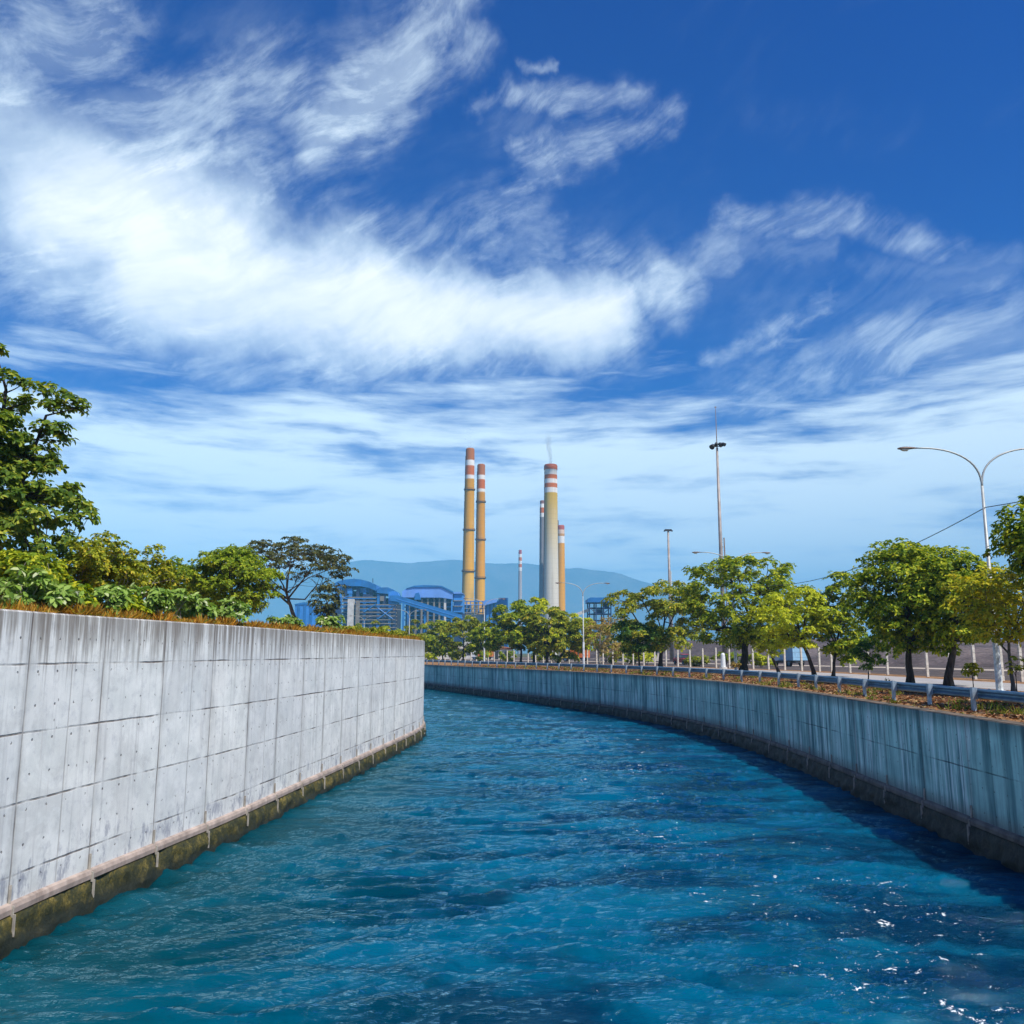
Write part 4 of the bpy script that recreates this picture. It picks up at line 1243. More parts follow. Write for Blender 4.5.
def chimney(label, px_base, px_top, Y, top_row, w_top, w_bot, bands, rings=(), ring_w=1.18, ladder=True, lip=False, group="power station chimneys"):
    b = at(px_base, 648, Y)
    t = at(px_top, top_row, Y)
    z0, z1 = ZR, t.z
    H = z1 - z0
    sc = Y / F / 1.0
    r0, r1 = w_bot * sc / 2, w_top * sc / 2
    fr = lambda row: (at(px_top, row, Y).z - z0) / H
    x, y = b.x, Y
    root = empty("chimney", (x, y, z0), label, "chimney", group)
    stops = []
    for lo, hi, c0, c1 in bands:
        stops.append((max(0.0, fr(lo)), min(1.0, fr(hi)), c0, c1))
    mb = MB()
    dx = t.x - x
    prof = [(r0 + (r1 - r0) * (k / 12) ** 0.85, z0 + H * k / 12) for k in range(13)]
    if lip:
        prof = prof[:-1] + [(r1 * 1.0, z1 - H * 0.03), (r1 * 1.06, z1 - H * 0.028), (r1 * 1.06, z1 - H * 0.008), (r1 * 0.95, z1)]
    else:
        prof = prof[:-1] + [(r1, z1 - r1 * 0.35), (r1 * 0.93, z1 - r1 * 0.12), (r1 * 0.8, z1)]
    prof += [(r1 * 0.7, z1), (r1 * 0.68, z1 - 6)]
    mb.lathe(prof, 40, (x, y))
    mb.v = [(vx + dx * (vz - z0) / H, vy, vz) for vx, vy, vz in mb.v]
    mb.build("shaft", paint_mat("chimney_paint", band_stops(stops), H), root, smooth=True)
    mb = MB()
    mb.lathe([(r1 * 0.7, z1 - 3), (0.01, z1 - 3)], 24, (x + dx, y))
    mb.build("flue_mouth", M["flue"], root)
    for row in rings:
        z = at(px_top, row, Y).z
        k = (z - z0) / H
        rr = r0 + (r1 - r0) * k ** 0.85
        cx = x + dx * k
        mb = MB()
        mb.lathe([(rr, z - 0.6), (rr * ring_w, z - 0.3), (rr * ring_w, z + 0.25), (rr * 0.98, z + 0.3)], 32, (cx, y))
        for q in range(28):
            a = 2 * math.pi * q / 28
            mb.tube([(cx + rr * ring_w * math.cos(a), y + rr * ring_w * math.sin(a), z), (cx + rr * ring_w * math.cos(a), y + rr * ring_w * math.sin(a), z + 1.5)], 0.12, 4)
        mb.lathe([(rr * ring_w, z + 1.35), (rr * ring_w, z + 1.6)], 32, (cx, y))
        mb.build("gallery_ring", M["steel_dark"], root)
    if ladder:
        mb = MB()
        a = math.radians(205)
        pts = []
        for k in (0.02, 0.25, 0.5, 0.75, 0.96):
            rr = (r0 + (r1 - r0) * k ** 0.85) + 0.4
            pts.append((x + dx * k + rr * math.cos(a), y + rr * math.sin(a), z0 + H * k))
        mb.tube(pts, 0.32, 5)
        mb.build("ladder", M["steel_dark"], root)
    return root

def yb(rows, top, low_c=CREAM, mid=OCHRE, split=572):
    return [(648, split, low_c, low_c), (split, rows[-1], (0.60, 0.40, 0.07), mid)]

chimney("taller left chimney of the twin yellow pair, red cap with two white bands", 467.2, 470.2, 960, 448.5, 8.9, 13.6,
        [(648, 574, (0.78, 0.50, 0.15), (0.78, 0.44, 0.05)), (574, 479, (0.76, 0.38, 0.008), (0.60, 0.28, 0.002)), (479, 475.7, WHITE, WHITE), (475.7, 466, RED, RED), (466, 460.8, WHITE, WHITE), (460.8, 448, (0.42, 0.13, 0.015), (0.36, 0.12, 0.02))],
        (490, 530.3, 571.6))
chimney("shorter right chimney of the twin yellow pair, red cap with two white bands", 479.6, 481.2, 990, 464.3, 8.0, 11.0,
        [(648, 578, (0.76, 0.43, 0.05), (0.76, 0.39, 0.015)), (578, 492.4, (0.74, 0.34, 0.004), (0.56, 0.25, 0.002)), (492.4, 489, WHITE, WHITE), (489, 480, RED, RED), (480, 475.3, WHITE, WHITE), (475.3, 464, (0.40, 0.12, 0.015), (0.34, 0.11, 0.02))],
        (502.3, 540, 578.3))
chimney("thick white concrete chimney with three red and three white bands on top", 550.9, 550.7, 880, 464.8, 13.0, 17.2,
        [(648, 560, (0.64, 0.60, 0.54), (0.64, 0.59, 0.47)), (560, 493, (0.64, 0.59, 0.47), (0.60, 0.38, 0.02)), (493, 488.3, WHITE, WHITE), (488.3, 484.1, RED, RED), (484.1, 479.7, WHITE, WHITE), (479.7, 475, RED, RED), (475, 470.4, WHITE, WHITE), (470.4, 464, RED, (0.24, 0.05, 0.02))],
        (), lip=True)
chimney("thin dark grey chimney half hidden behind the thick white chimney on its left", 541.9, 542.3, 1150, 500.5, 4.6, 6.0,
        [(648, 517, (0.22, 0.215, 0.23), (0.22, 0.21, 0.22)), (517, 513, WHITE, WHITE), (513, 508, RED, RED), (508, 504, WHITE, WHITE), (504, 500, (0.2, 0.08, 0.06), (0.2, 0.08, 0.06))])
chimney("gold orange chimney with pale bands behind the thick white chimney on its right", 561.0, 560.8, 1120, 525.3, 7.4, 9.6,
        [(648, 543.5, (0.74, 0.36, 0.015), (0.72, 0.33, 0.01)), (543.5, 536.5, WHITE, WHITE), (536.5, 534, (0.55, 0.28, 0.08), (0.55, 0.28, 0.08)), (534, 530, (0.7, 0.52, 0.4), (0.7, 0.52, 0.4)), (530, 525, (0.4, 0.09, 0.06), (0.4, 0.09, 0.06))])
chimney("small far away red and white banded chimney between the two chimney groups", 519.8, 520.2, 1900, 550, 3.2, 5.0,
        [(648, 571, (0.40, 0.37, 0.37), (0.40, 0.37, 0.37)), (571, 567.5, WHITE, WHITE), (567.5, 564.3, RED, RED), (564.3, 560.8, WHITE, WHITE), (560.8, 557.4, RED, RED), (557.4, 554.2, WHITE, WHITE), (554.2, 550, (0.35, 0.06, 0.06), (0.35, 0.06, 0.06))], ladder=False)
p0 = at(559, 648, 1160)
mbx = MB(); mbx.tube([(p0.x, 1160, ZR), (p0.x, 1160, at(559, 520.3, 1160).z)], [2.2, 1.0], 10)
o = mbx.build("flue_stack", M["steel_dark"], origin=(p0.x, 1160, ZR), smooth=True)
tag(o, "thin dark stack tip between the thick white and the gold orange chimney", "chimney")

def smoke(name, px0, row0, px1, row1, Y, w0, w1, dens, label):
    a, b = at(px0, row0, Y), at(px1, row1, Y)
    sc = Y / F
    mb = MB()
    pts, rad = [], []
    for k in range(11):
        t = k / 10
        p = a + (b - a) * t
        pts.append((p.x + math.sin(t * 9.0) * 0.6 * t * sc, p.y, p.z))
        rad.append((w0 + (w1 - w0) * t) * sc / 2)
    mb.tube(pts, rad, 12)
    m, nt, out = new_mat("thin_smoke")
    g = G(nt)
    P = g.n("ShaderNodeTexCoord").outputs["Object"]
    h = (b.z - a.z)
    z = g.n("ShaderNodeSeparateXYZ", {0: P}).outputs[2]
    d = g.math("MULTIPLY", g.smooth(g.noise(g.scale(P, (1, 1, 0.25)), 0.14, 4), 0.35, 0.65), g.lin(z, 0, h, dens, 0.0))
    v = g.n("ShaderNodeVolumePrincipled", {"Color": (0.32, 0.34, 0.40, 1), "Density": d}).outputs[0]
    nt.links.new(v, out.inputs["Volume"])
    o = mb.build(name, m, origin=tuple(a), smooth=True)
    tag(o, label, "smoke", kind="stuff")
smoke("smoke", 550.5, 464.5, 547.5, 432, 880, 3.6, 8.0, 0.30, "thin grey smoke rising from the thick white chimney")
smoke("smoke", 470.2, 448.0, 468, 430, 960, 5.0, 9.0, 0.03, "faint wisp of smoke above the taller yellow chimney")

M["blue"] = simple("plant_blue_cladding", (0.015, 0.15, 0.42), 0.5, var=0.2, scale=0.12, dirt=(0.05, 0.08, 0.12), dirt_amt=0.5)
M["blue_light"] = simple("light_blue_cladding", (0.04, 0.23, 0.62), 0.5, var=0.15, scale=0.1, dirt=(0.08, 0.16, 0.28), dirt_amt=0.4)
M["blue_pale"] = simple("pale_blue_roof", (0.16, 0.34, 0.78), 0.4, var=0.12, scale=0.08, dirt=(0.2, 0.3, 0.45), dirt_amt=0.4)
M["navy"] = simple("navy_steel", (0.012, 0.028, 0.09), 0.6, var=0.3, scale=0.1)
M["dim"] = simple("plant_interior", (0.03, 0.035, 0.05), 0.8, var=0.4, scale=0.1)
M["beige"] = simple("beige_floor_edge", (0.22, 0.19, 0.15), 0.7, var=0.2, scale=0.3)
M["white_wall"] = simple("pale_render", (0.58, 0.56, 0.52), 0.8, var=0.15, scale=0.4)
M["base_pale"] = simple("chimney_base_concrete", (0.55, 0.50, 0.43), 0.85, var=0.25, scale=0.2)

class Plant:
    """a building laid out in metres from the columns and rows it covers at its own distance"""
    def __init__(self, name, label, cat, Y, px):
        p = at(px, 648, Y)
        self.Y = Y
        self.root = empty(name, (p.x, Y, ZR), label, cat)
    def pt(self, px, row):
        p = at(px, row, self.Y)
        return p.x, max(ZR, p.z)
    def block(self, part, mat, x0, x1, r0, r1, y0=0.0, y1=10.0):
        a, b = self.pt(x0, r0), self.pt(x1, r1)
        mb = MB()
        mb.box(a[0], b[0], self.Y + y0, self.Y + y1, b[1], a[1])
        return mb.build(part, M[mat], self.root)
    def poly(self, part, mat, pts, y0, y1):
        mb = MB()
        mb.prism([self.pt(*q) for q in pts], self.Y + y0, self.Y + y1)
        return mb.build(part, M[mat], self.root)
    def bar(self, part, mat, p, q, r=0.6, y=0.0, n=6):
        a, b = self.pt(*p), self.pt(*q)
        mb = MB()
        mb.tube([(a[0], self.Y + y, a[1]), (b[0], self.Y + y, b[1])], r, n)
        return mb.build(part, M[mat], self.root)

def boiler_house():
    B = Plant("boiler_house", "blue steel framed boiler house with open floors and arched blue top", "power plant building", 800.0, 365)
    B.block("core", "dim", 341, 376, 590, 652, 14, 44)
    B.block("core", "dim", 376.2, 394, 597, 652, 16, 44)
    B.poly("roof", "blue", [(334.5, 590), (334.5, 583.5), (339, 581.2), (346, 579.6), (353, 579), (361, 579.6), (369, 581.6), (376.5, 585), (376.5, 591), (369, 588), (361, 586.4), (350, 586.2), (341, 587.2), (340, 590)], -2, 46)
    B.poly("roof", "blue", [(376.9, 593), (376.9, 589.5), (381, 587.6), (388, 587.4), (394, 590), (395.6, 595), (389, 594)], -1, 44)
    B.block("cladding", "blue", 341, 347, 587.5, 592, 2, 14)
    B.block("cladding", "blue", 356, 376, 587.8, 592.5, 3, 13)
    B.block("machinery", "blue_light", 347.4, 352.2, 589, 593.6, 0, 8)
    B.block("machinery", "navy", 363, 370, 594, 599, 0, 8)
    B.block("machinery", "beige", 380, 384, 596, 601, 0, 8)
    for x in (335.2, 338.2):
        B.block("column", "blue_light", x, x + 2.0, 584, 652, -0.8, 1.4)
    for i, x in enumerate((344, 349, 356.2, 363.2, 369.6, 377, 383, 388.6, 393.4)):
        B.block("column", "blue" if i % 2 else "navy", x, x + (1.3 if i != 4 else 2.0), 588 if x < 376 else 594, 652, 0.3, 2.2)
    for i, row in enumerate((596.8, 600.6, 604.2, 608, 611.8, 615.4, 619.2, 623, 627)):
        B.block("floor_deck", "beige", 340.4, 376.6 if i < 2 else 395.0, row, row + 1.0, -0.4, 14)
    for row in (598.6, 602.4, 606.1, 610, 613.7, 617.4, 621.2):
        B.bar("pipe", "navy" if int(row) % 2 else "blue_light", (341, row), (394 if row > 603 else 376, row), 0.35, -0.6)
    B.block("stair_tower", "white_wall", 349.6, 353.8, 599.6, 652, -9, -2)
    B.block("lift_shaft", "beige", 357.2, 359.0, 601, 652, -7, -2)
    for p, q in (((364, 612), (376, 604)), ((340, 600), (349, 596)), ((378, 619), (393, 608)), ((378, 608), (393, 619))):
        B.bar("brace", "blue_light", p, q, 0.4, -0.8)
    for x in (346.5, 352.5, 371.5):
        B.bar("vent_pipe", "dim", (x, 582), (x, 577.6 if x > 350 else 578.6), 0.35, 8)
boiler_house()

def shed(label, Y, x0, x1, r0, mat, roof, ribs):
    S = Plant("plant_shed", label, "shed", Y, (x0 + x1) / 2)
    S.block("wall", mat, x0, x1, r0 + 1.2, 652, 0, 26)
    S.poly("roof", roof, [(x0 - 0.6, r0 + 1.2), (x0 - 0.6, r0 + 0.6), ((x0 + x1) / 2, r0 - 1.4), (x1 + 0.6, r0 + 0.6), (x1 + 0.6, r0 + 1.2)], -0.6, 27)
    for k in range(ribs):
        x = x0 + (x1 - x0) * (k + 0.5) / ribs
        S.block("pilaster", roof, x - 0.35, x + 0.35, r0 + 2.0, 652, -0.5, -0.02)
    S.block("door", "dim", x0 + (x1 - x0) * 0.4, x0 + (x1 - x0) * 0.62, 629, 652, -0.25, -0.03)
shed("bright sky blue shed at the foot of the umbrella tree", 690, 295, 313.5, 603.5, "blue_light", "blue", 3)
shed("dark navy shed between the sky blue shed and the boiler house", 720, 314.8, 333.6, 606, "navy", "blue", 3)

def bunker_house():
    B = Plant("bunker_house", "open framed plant hall under a broad pale blue faceted roof", "power plant building", 840.0, 428)
    B.poly("roof", "blue_pale", [(402.2, 597.6), (402.6, 591.4), (407, 588.9), (414.5, 587.6), (441.5, 587.6), (452.6, 593), (452.6, 599.4), (441, 597.8)], -3, 48)
    B.poly("roof_ridge", "blue", [(406.6, 588.7), (414.5, 586.0), (424, 585.4), (441.8, 586.0), (453, 591.4), (453, 592.9), (441.5, 587.4), (414.5, 587.4)], -4, 49)
    B.block("core", "navy", 404, 450, 603.4, 652, 14, 46)
    B.block("upper_wall", "dim", 404, 450, 598.4, 603.3, 6, 40)
    for i, x in enumerate((402.6, 408.6, 415, 421, 427.2, 433.4, 438.8, 444.0, 451.2)):
        B.block("column", "white_wall" if i in (7,) else ("blue_light" if i in (0, 8) else "beige"), x, x + (1.7 if i == 7 else 0.9), 598.2, 652, -1, 1)
    for row in (601.8, 606.2, 610.4, 614.8, 619.2):
        B.block("floor_deck", "beige" if row < 603 else "blue", 403, 452, row, row + 0.9, 1.2, 13)
    B.poly("hopper", "blue", [(416, 593.8), (419.6, 592.8), (421.5, 600), (415, 600)], -6, -3.2)
    B.block("annex", "blue_light", 453.2, 462.2, 593.6, 612, 6, 40)
    B.poly("annex_roof", "blue_pale", [(453.2, 593.4), (453.2, 592.2), (459, 591.4), (463, 593.0), (463, 593.4)], 4, 42)
    B.block("annex_core", "navy", 453.4, 462, 612.2, 652, 8, 38)
    for row in (600, 605.5, 617, 621):
        B.block("floor_deck", "beige", 453.3, 462.4, row, row + 0.8, 4, 5.8)
bunker_house()

def conveyor():
    Y = 760.0
    B = Plant("conveyor_gallery", "long sloping bright blue conveyor gallery running down from the boiler house", "conveyor", Y, 425)
    B.poly("gallery", "blue", [(390, 600.6), (390, 595.6), (398, 595.6), (462, 615.0), (462, 619.4), (452, 618.8), (397, 601.8)], -2.5, 2.5)
    B.poly("side_band", "blue_light", [(397, 599.3), (397, 598.4), (462, 617.6), (462, 618.5)], -2.8, -2.55)
    B.poly("transfer_house", "blue_light", [(388, 604), (388, 592), (392.5, 590.6), (397, 592), (399, 596.5), (399, 604)], 2.6, 12)
    for x, row in ((408, 604.6), (425, 609.6), (443, 614.8)):
        for dx in (-1.4, 1.4):
            B.bar("trestle_leg", "blue", (x + dx * 0.3, row), (x + dx, 652), 0.5, 0)
        B.bar("trestle_brace", "blue", (x - 1, row + 8), (x + 1, row + 16), 0.35, 0)
conveyor()

def flue_ducts():
    Y = 925.0
    B = Plant("precipitator", "blue grey ducts and pale concrete plinth round the feet of twin yellow chimneys", "power plant building", Y, 475)
    B.block("plinth", "base_pale", 462.6, 483, 613.6, 652, 12, 22)
    B.block("duct_house", "blue_light", 484, 498, 600.5, 652, 0, 30)
    B.block("duct_house", "blue", 498.3, 508, 597.5, 652, 6, 30)
    B.block("frame_core", "navy", 463.2, 471, 604.5, 613.4, 8, 11.8)
    for x in (462.6, 466.4, 470.2, 474.2, 478.2, 482.6):
        B.bar("column", "blue_light", (x, 600.8), (x, 613.5), 0.6, 7)
    for row in (601, 604.6, 608.4, 612.4):
        B.bar("gantry", "blue_light" if row < 606 else "beige", (462.2, row), (483.4, row), 0.55, 6.6)
    for k in range(5):
        x = 462.6 + 4 * k
        B.bar("brace", "beige", (x, 612), (x + 4, 604.6), 0.35, 6.4)
    B.poly("inlet_duct", "blue_pale", [(483.4, 606), (483.4, 602.2), (492, 599.4), (497, 599.4), (497, 602.5)], -6, -0.4)
    for x in (486, 490, 494):
        B.bar("rib", "navy", (x, 603), (x, 640), 0.4, -0.6)
flue_ducts()

def transfer_tower():
    Y = 520.0
    B = Plant("transfer_tower", "small open tower under a flat blue roof slab right of the gold chimney", "tower", Y, 601)
    B.poly("roof", "blue", [(587.2, 602.6), (587.4, 599), (589.8, 597.8), (611.4, 597.8), (614.2, 599.2), (614.4, 602.6)], -3, 14)
    for x in (589.2, 595.8, 603.4, 610.6):
        for dy in (-1.5, 11):
            B.bar("column", "navy", (x, 602.4), (x, 652), 0.42, dy)
    for row in (607.5, 613.5, 620):
        B.block("floor_deck", "navy", 588.8, 611.4, row, row + 0.8, -1, 10)
    B.block("machinery", "navy", 596.5, 603, 609.2, 613.4, 1, 8)
    B.block("machinery", "dim", 604, 609, 603.6, 607.4, 1, 8)
    for p, q in (((589.4, 607.5), (595.8, 613.5)), ((603.6, 613.5), (610.4, 607.5))):
        B.bar("brace", "navy", p, q, 0.25, -1.6)
    B.poly("conveyor", "white_wall", [(589, 608.2), (589, 611.4), (560, 622.6), (560, 619.6)], 0, 3)
transfer_tower()

# ------------------------------------------------------------------ yard: heaps, sheds, vehicles
def heap(label, pts, w, h, seed):
    """long ridge along pts"""
    c = catmull(pts, 3.0)
    T, N = normals2(c)
    mb = MB()
    ks = np.linspace(-1, 1, 13)
    for i, (p, n) in enumerate(zip(c, N)):
        e = min(1.0, i / 6, (len(c) - 1 - i) / 6)
        for k in ks:
            hh = h * e * max(0, 1 - abs(k) ** 1.4) * (0.8 + 0.4 * mnoise.noise(Vector((p.x * 0.06 + seed, p.y * 0.06, k * 1.3)))) + 0.25 * e * mnoise.noise(Vector((p.x * 0.4, p.y * 0.4, k * 5)))
            q = p + n * (k * w / 2)
            mb.v.append((q.x, q.y, 3.30 + max(0, hh)))
    m_ = len(ks)
    for i in range(len(c) - 1):
        for k in range(m_ - 1):
            a, b = i * m_ + k, (i + 1) * m_ + k
            mb.f.append((a, a + 1, b + 1, b))
    o = mb.build("coal_heap", M["coal"], origin=(c[0].x, c[0].y, 3.3), smooth=True)
    tag(o, label, "coal heap", "coal heaps in the yard")
heap("long low dark coal heap behind the fence, nearest to the road", [(150, 88), (90, 104), (62, 122), (46, 150)], 22, 2.9, 1.0)
heap("farther dark coal ridge beyond the dirt track and pale shed", [(210, 190), (120, 225), (60, 262), (30, 300)], 46, 7.0, 4.0)

def yard_shed(label, px, Y, wd, h, mat, roofm, name="yard_shed"):
    p = at(px, 655, Y)
    x = p.x
    root = empty(name, (x, Y, ZR), label, "shed")
    mb = MB(); mb.box(x - wd / 2, x + wd / 2, Y, Y + 6, ZR, ZR + h); mb.build("wall", M[mat], root)
    mb = MB(); mb.prism([(x - wd / 2 - 0.4, ZR + h), (x + wd / 2 + 0.4, ZR + h), (x + wd / 2 + 0.4, ZR + h + 0.2), (x, ZR + h + 1.0), (x - wd / 2 - 0.4, ZR + h + 0.2)], Y - 0.5, Y + 6.5); mb.build("roof", M[roofm], root)
    for k in range(3):
        cx = x - wd / 2 + wd * (k + 0.5) / 3
        mb = MB()
        if k == 1:
            mb.box(cx - 0.6, cx + 0.6, Y - 0.06, Y - 0.01, ZR, ZR + 2.1); mb.build("door", M["dark_metal"], root)
        else:
            mb.box(cx - 0.8, cx + 0.8, Y - 0.06, Y - 0.01, ZR + 1.0, ZR + 2.0); mb.build("window", M["dark_metal"], root)
M["rust"] = simple("rusty_roof", (0.36, 0.14, 0.08), 0.8, var=0.3, scale=0.8)
M["yellow_paint"] = simple("yellow_paint", (0.62, 0.45, 0.06), 0.5, var=0.15)
M["orange_paint"] = simple("orange_paint", (0.62, 0.16, 0.03), 0.5, var=0.15)
M["red_paint"] = simple("red_paint", (0.42, 0.03, 0.04), 0.35, var=0.15)
M["white_paint"] = simple("white_paint", (0.68, 0.72, 0.74), 0.4, var=0.1)
M["sky_paint"] = simple("light_blue_paint", (0.25, 0.45, 0.62), 0.4, var=0.1)
M["tyre"] = simple("tyre_rubber", (0.02, 0.02, 0.022), 0.8)
M["car_glass"] = simple("car_glass", (0.03, 0.04, 0.05), 0.08, var=0.1)
yard_shed("white shed left of the slim lamp seen under the tree crowns", 452, 255, 15, 2.9, "white_wall", "base_pale")
yard_shed("white shed with a rusty roof right of the slim lamp, under the chimney clump", 496, 235, 9, 2.7, "white_wall", "rust")
yard_shed("cream coloured hut behind the straight trunk of round yellow green tree", 641, 190, 8, 2.6, "base_pale", "white_wall")

def wheel(root, x, y, z, r, w, d):
    """d: axle direction (2-D unit)"""
    mb = MB()
    n = 18
    for l, rr in ((-w / 2, r * 0.62), (-w / 2, r * 0.96), (-w / 2 + 0.03, r), (w / 2 - 0.03, r), (w / 2, r * 0.96), (w / 2, r * 0.62)):
        for k in range(n):
            a = 2 * math.pi * k / n
            mb.v.append((x + d[0] * l - d[1] * rr * math.cos(a), y + d[1] * l + d[0] * rr * math.cos(a), z + rr * math.sin(a)))
    for i in range(5):
        for k in range(n):
            mb.f.append((i * n + k, i * n + (k + 1) % n, (i + 1) * n + (k + 1) % n, (i + 1) * n + k))
    t = mb.build("wheel", M["tyre"], root, smooth=False)
    mb = MB()
    mb.tube([(x - d[0] * w * 0.45, y - d[1] * w * 0.45, z), (x + d[0] * w * 0.45, y + d[1] * w * 0.45, z)], r * 0.6, 14)
    mb.build("rim", M["galv"], t)

def loc(root_xy, ang):
    c, s = math.cos(ang), math.sin(ang)
    return lambda x, y: (root_xy[0] + x * c - y * s, root_xy[1] + x * s + y * c)

def place(mb, root_xy, ang):
    f = loc(root_xy, ang)
    mb.v = [(*f(x, y), z) for x, y, z in mb.v]
    return mb

def car(label, px, Y, ang, paint):
    p = at(px, 655, Y)
    xy = (p.x, Y)
    root = empty("parked_car", (p.x, Y, ZR), label, "car", "parked cars in the yard")
    mb = MB()
    mb.prism([(-2.05, 0.32), (2.05, 0.32), (2.12, 0.6), (2.0, 0.82), (1.1, 0.95), (-1.9, 0.98), (-2.1, 0.75)], -0.82, 0.82)
    mb.v = [(x, y, z + ZR) for x, y, z in mb.v]
    bevel(place(mb, xy, ang).build("body", M[paint], root), 0.08, 3)
    mb = MB()
    mb.prism([(-1.75, 0.985), (1.05, 0.965), (0.35, 1.45), (-1.2, 1.48)], -0.7, 0.7)
    mb.v = [(x, y * (1 - 0.18 * (z > 1.2)), z + ZR) for x, y, z in mb.v]
    bevel(place(mb, xy, ang).build("window_band", M["car_glass"], root), 0.05)
    mb = MB(); mb.prism([(-1.2, 1.485), (0.35, 1.455), (0.25, 1.50), (-1.1, 1.53)], -0.56, 0.56)
    mb.v = [(x, y, z + ZR) for x, y, z in mb.v]
    place(mb, xy, ang).build("roof", M[paint], root)
    f = loc(xy, ang)
    for sx in (-1.3, 1.3):
        for sy in (-0.78, 0.78):
            q = f(sx, sy)
            wheel(root, q[0], q[1], ZR + 0.31, 0.31, 0.2, (-math.sin(ang), math.cos(ang)))
    for sy in (-0.55, 0.55):
        mb = MB(); mb.box(2.06, 2.13, sy - 0.18, sy + 0.18, ZR + 0.62, ZR + 0.76)
        place(mb, xy, ang).build("headlight", M["glass"], root)
car("red car parked behind the fence right of the round yellow green tree trunk", 684, 128, -1.3, "red_paint")

def truck(label, px, Y, ang, cabp, boxp, L=5.4):
    p = at(px, 655, Y)
    xy = (p.x, Y)
    root = empty("parked_truck", (p.x, Y, ZR), label, "truck", "parked trucks in the yard")
    def part(nm, m, pris=None, boxes=None, par=root, bw=0.05):
        mb = MB()
        if pris: mb.prism(*pris)
        for b in boxes or ():
            mb.box(*b)
        mb.v = [(x, y, z + ZR) for x, y, z in mb.v]
        return bevel(place(mb, xy, ang).build(nm, M[m], par), bw)
    part("chassis", "dark_metal", None, [(-L / 2, L / 2, -0.7, 0.7, 0.45, 0.72)])
    part("cab", cabp, ([(L / 2 - 1.7, 0.73), (L / 2 + 0.05, 0.6), (L / 2 + 0.08, 1.35), (L / 2 - 0.3, 2.25), (L / 2 - 1.7, 2.3)], -1.0, 1.0))
    part("windscreen", "car_glass", ([(L / 2 + 0.075, 1.38), (L / 2 - 0.24, 2.16), (L / 2 - 0.22, 2.18), (L / 2 + 0.10, 1.40)], -0.85, 0.85), bw=0.005)
    part("load_bed", boxp, None, [(-L / 2 - 0.1, L / 2 - 1.85, -1.08, 1.08, 0.75, 2.55)])
    f = loc(xy, ang)
    for sx in (-L / 2 + 0.9, L / 2 - 0.9):
        for sy in (-0.85, 0.85):
            q = f(sx, sy)
            wheel(root, q[0], q[1], ZR + 0.42, 0.42, 0.26, (-math.sin(ang), math.cos(ang)))
truck("pale blue and white truck parked behind the fence beside the crooked lime tree", 788, 110, 1.9, "white_paint", "sky_paint", 4.6)
truck("orange truck parked beyond the fence under the chimney clump", 575, 176, 2.9, "yellow_paint", "orange_paint")
truck("rusty red truck beyond the fence behind the slim pale lamp", 482, 226, 3.0, "white_paint", "orange_paint")

def marker():
    p = at(723, 660, 96)
    root = empty("marker_pillar", (p.x, 96, ZR), "white stubby marker pillar behind the fence left of the largest tree", "marker")
    mb = MB(); mb.tube([(p.x, 96, ZR), (p.x, 96, ZR + 0.18)], 0.42, 14); mb.build("foot", M["white_wall"], root)
    mb = MB(); mb.tube([(p.x, 96, ZR + 0.18), (p.x, 96, ZR + 1.5), (p.x, 96, ZR + 1.66)], [0.27, 0.22, 0.12], 14); mb.build("shaft", M["white_paint"], root)
marker()

# ------------------------------------------------------------------ hills
def hills():
    Y0 = 8000.0
    ridge = [(-300, 640), (60, 625), (200, 592), (300, 568), (340, 561), (362, 558.6), (385, 560.5), (405, 562), (430, 561), (450, 560), (470, 561.2), (500, 563.4), (540, 565.4), (580, 568.5), (620, 575), (660, 588), (700, 604), (760, 622), (860, 638), (1000, 645), (1300, 648)]
    px = np.array([a for a, _ in ridge], float); ro = np.array([b for _, b in ridge], float)
    xs = np.linspace(-300, 1300, 420)
    mb = MB()
    prof = np.linspace(0, 1, 16)
    for x in xs:
        row = float(np.interp(x, px, ro))
        top = at(x, row, Y0)
        for t in prof:
            # slopes up from the front foot to the crest
            yy = Y0 - 900 * (1 - t)
            base_h = (top.z - 3.3) * (t ** 1.25)
            n = mnoise.fractal(Vector((top.x * 0.0022, yy * 0.0022, 0.3)), 1.0, 2.0, 5)
            z = 3.3 + base_h * (1 + 0.10 * n * (1 - t * 0.75)) + 3.0 * n * t
            mb.v.append((top.x, yy, max(3.2, z)))
        mb.v.append((top.x, Y0 + 700, 3.2))
    m_ = len(prof) + 1
    for i in range(len(xs) - 1):
        for k in range(m_ - 1):
            a, b = i * m_ + k, (i + 1) * m_ + k
            mb.f.append((a, b, b + 1, a + 1))
    o = mb.build("hills", M["hills"], smooth=True)
    o["kind"] = "structure"
hills()

# ------------------------------------------------------------------ air
def haze():
    mb = MB()
    mb.box(-7400, 7400, -200, 10000, -3.0, 900.0)
    m, nt, out = new_mat("haze_air")
    g = G(nt)
    v = g.n("ShaderNodeVolumePrincipled", {"Color": (0.19, 0.63, 1.0, 1), "Density": HAZE, "Anisotropy": -0.4}).outputs[0]
    nt.links.new(v, out.inputs["Volume"])
    o = mb.build("haze", m)
    o["kind"] = "stuff"
    o["label"] = "pale blue haze in the air over the plant and hills"
    o["category"] = "haze"
HAZE = 0.00018
haze()

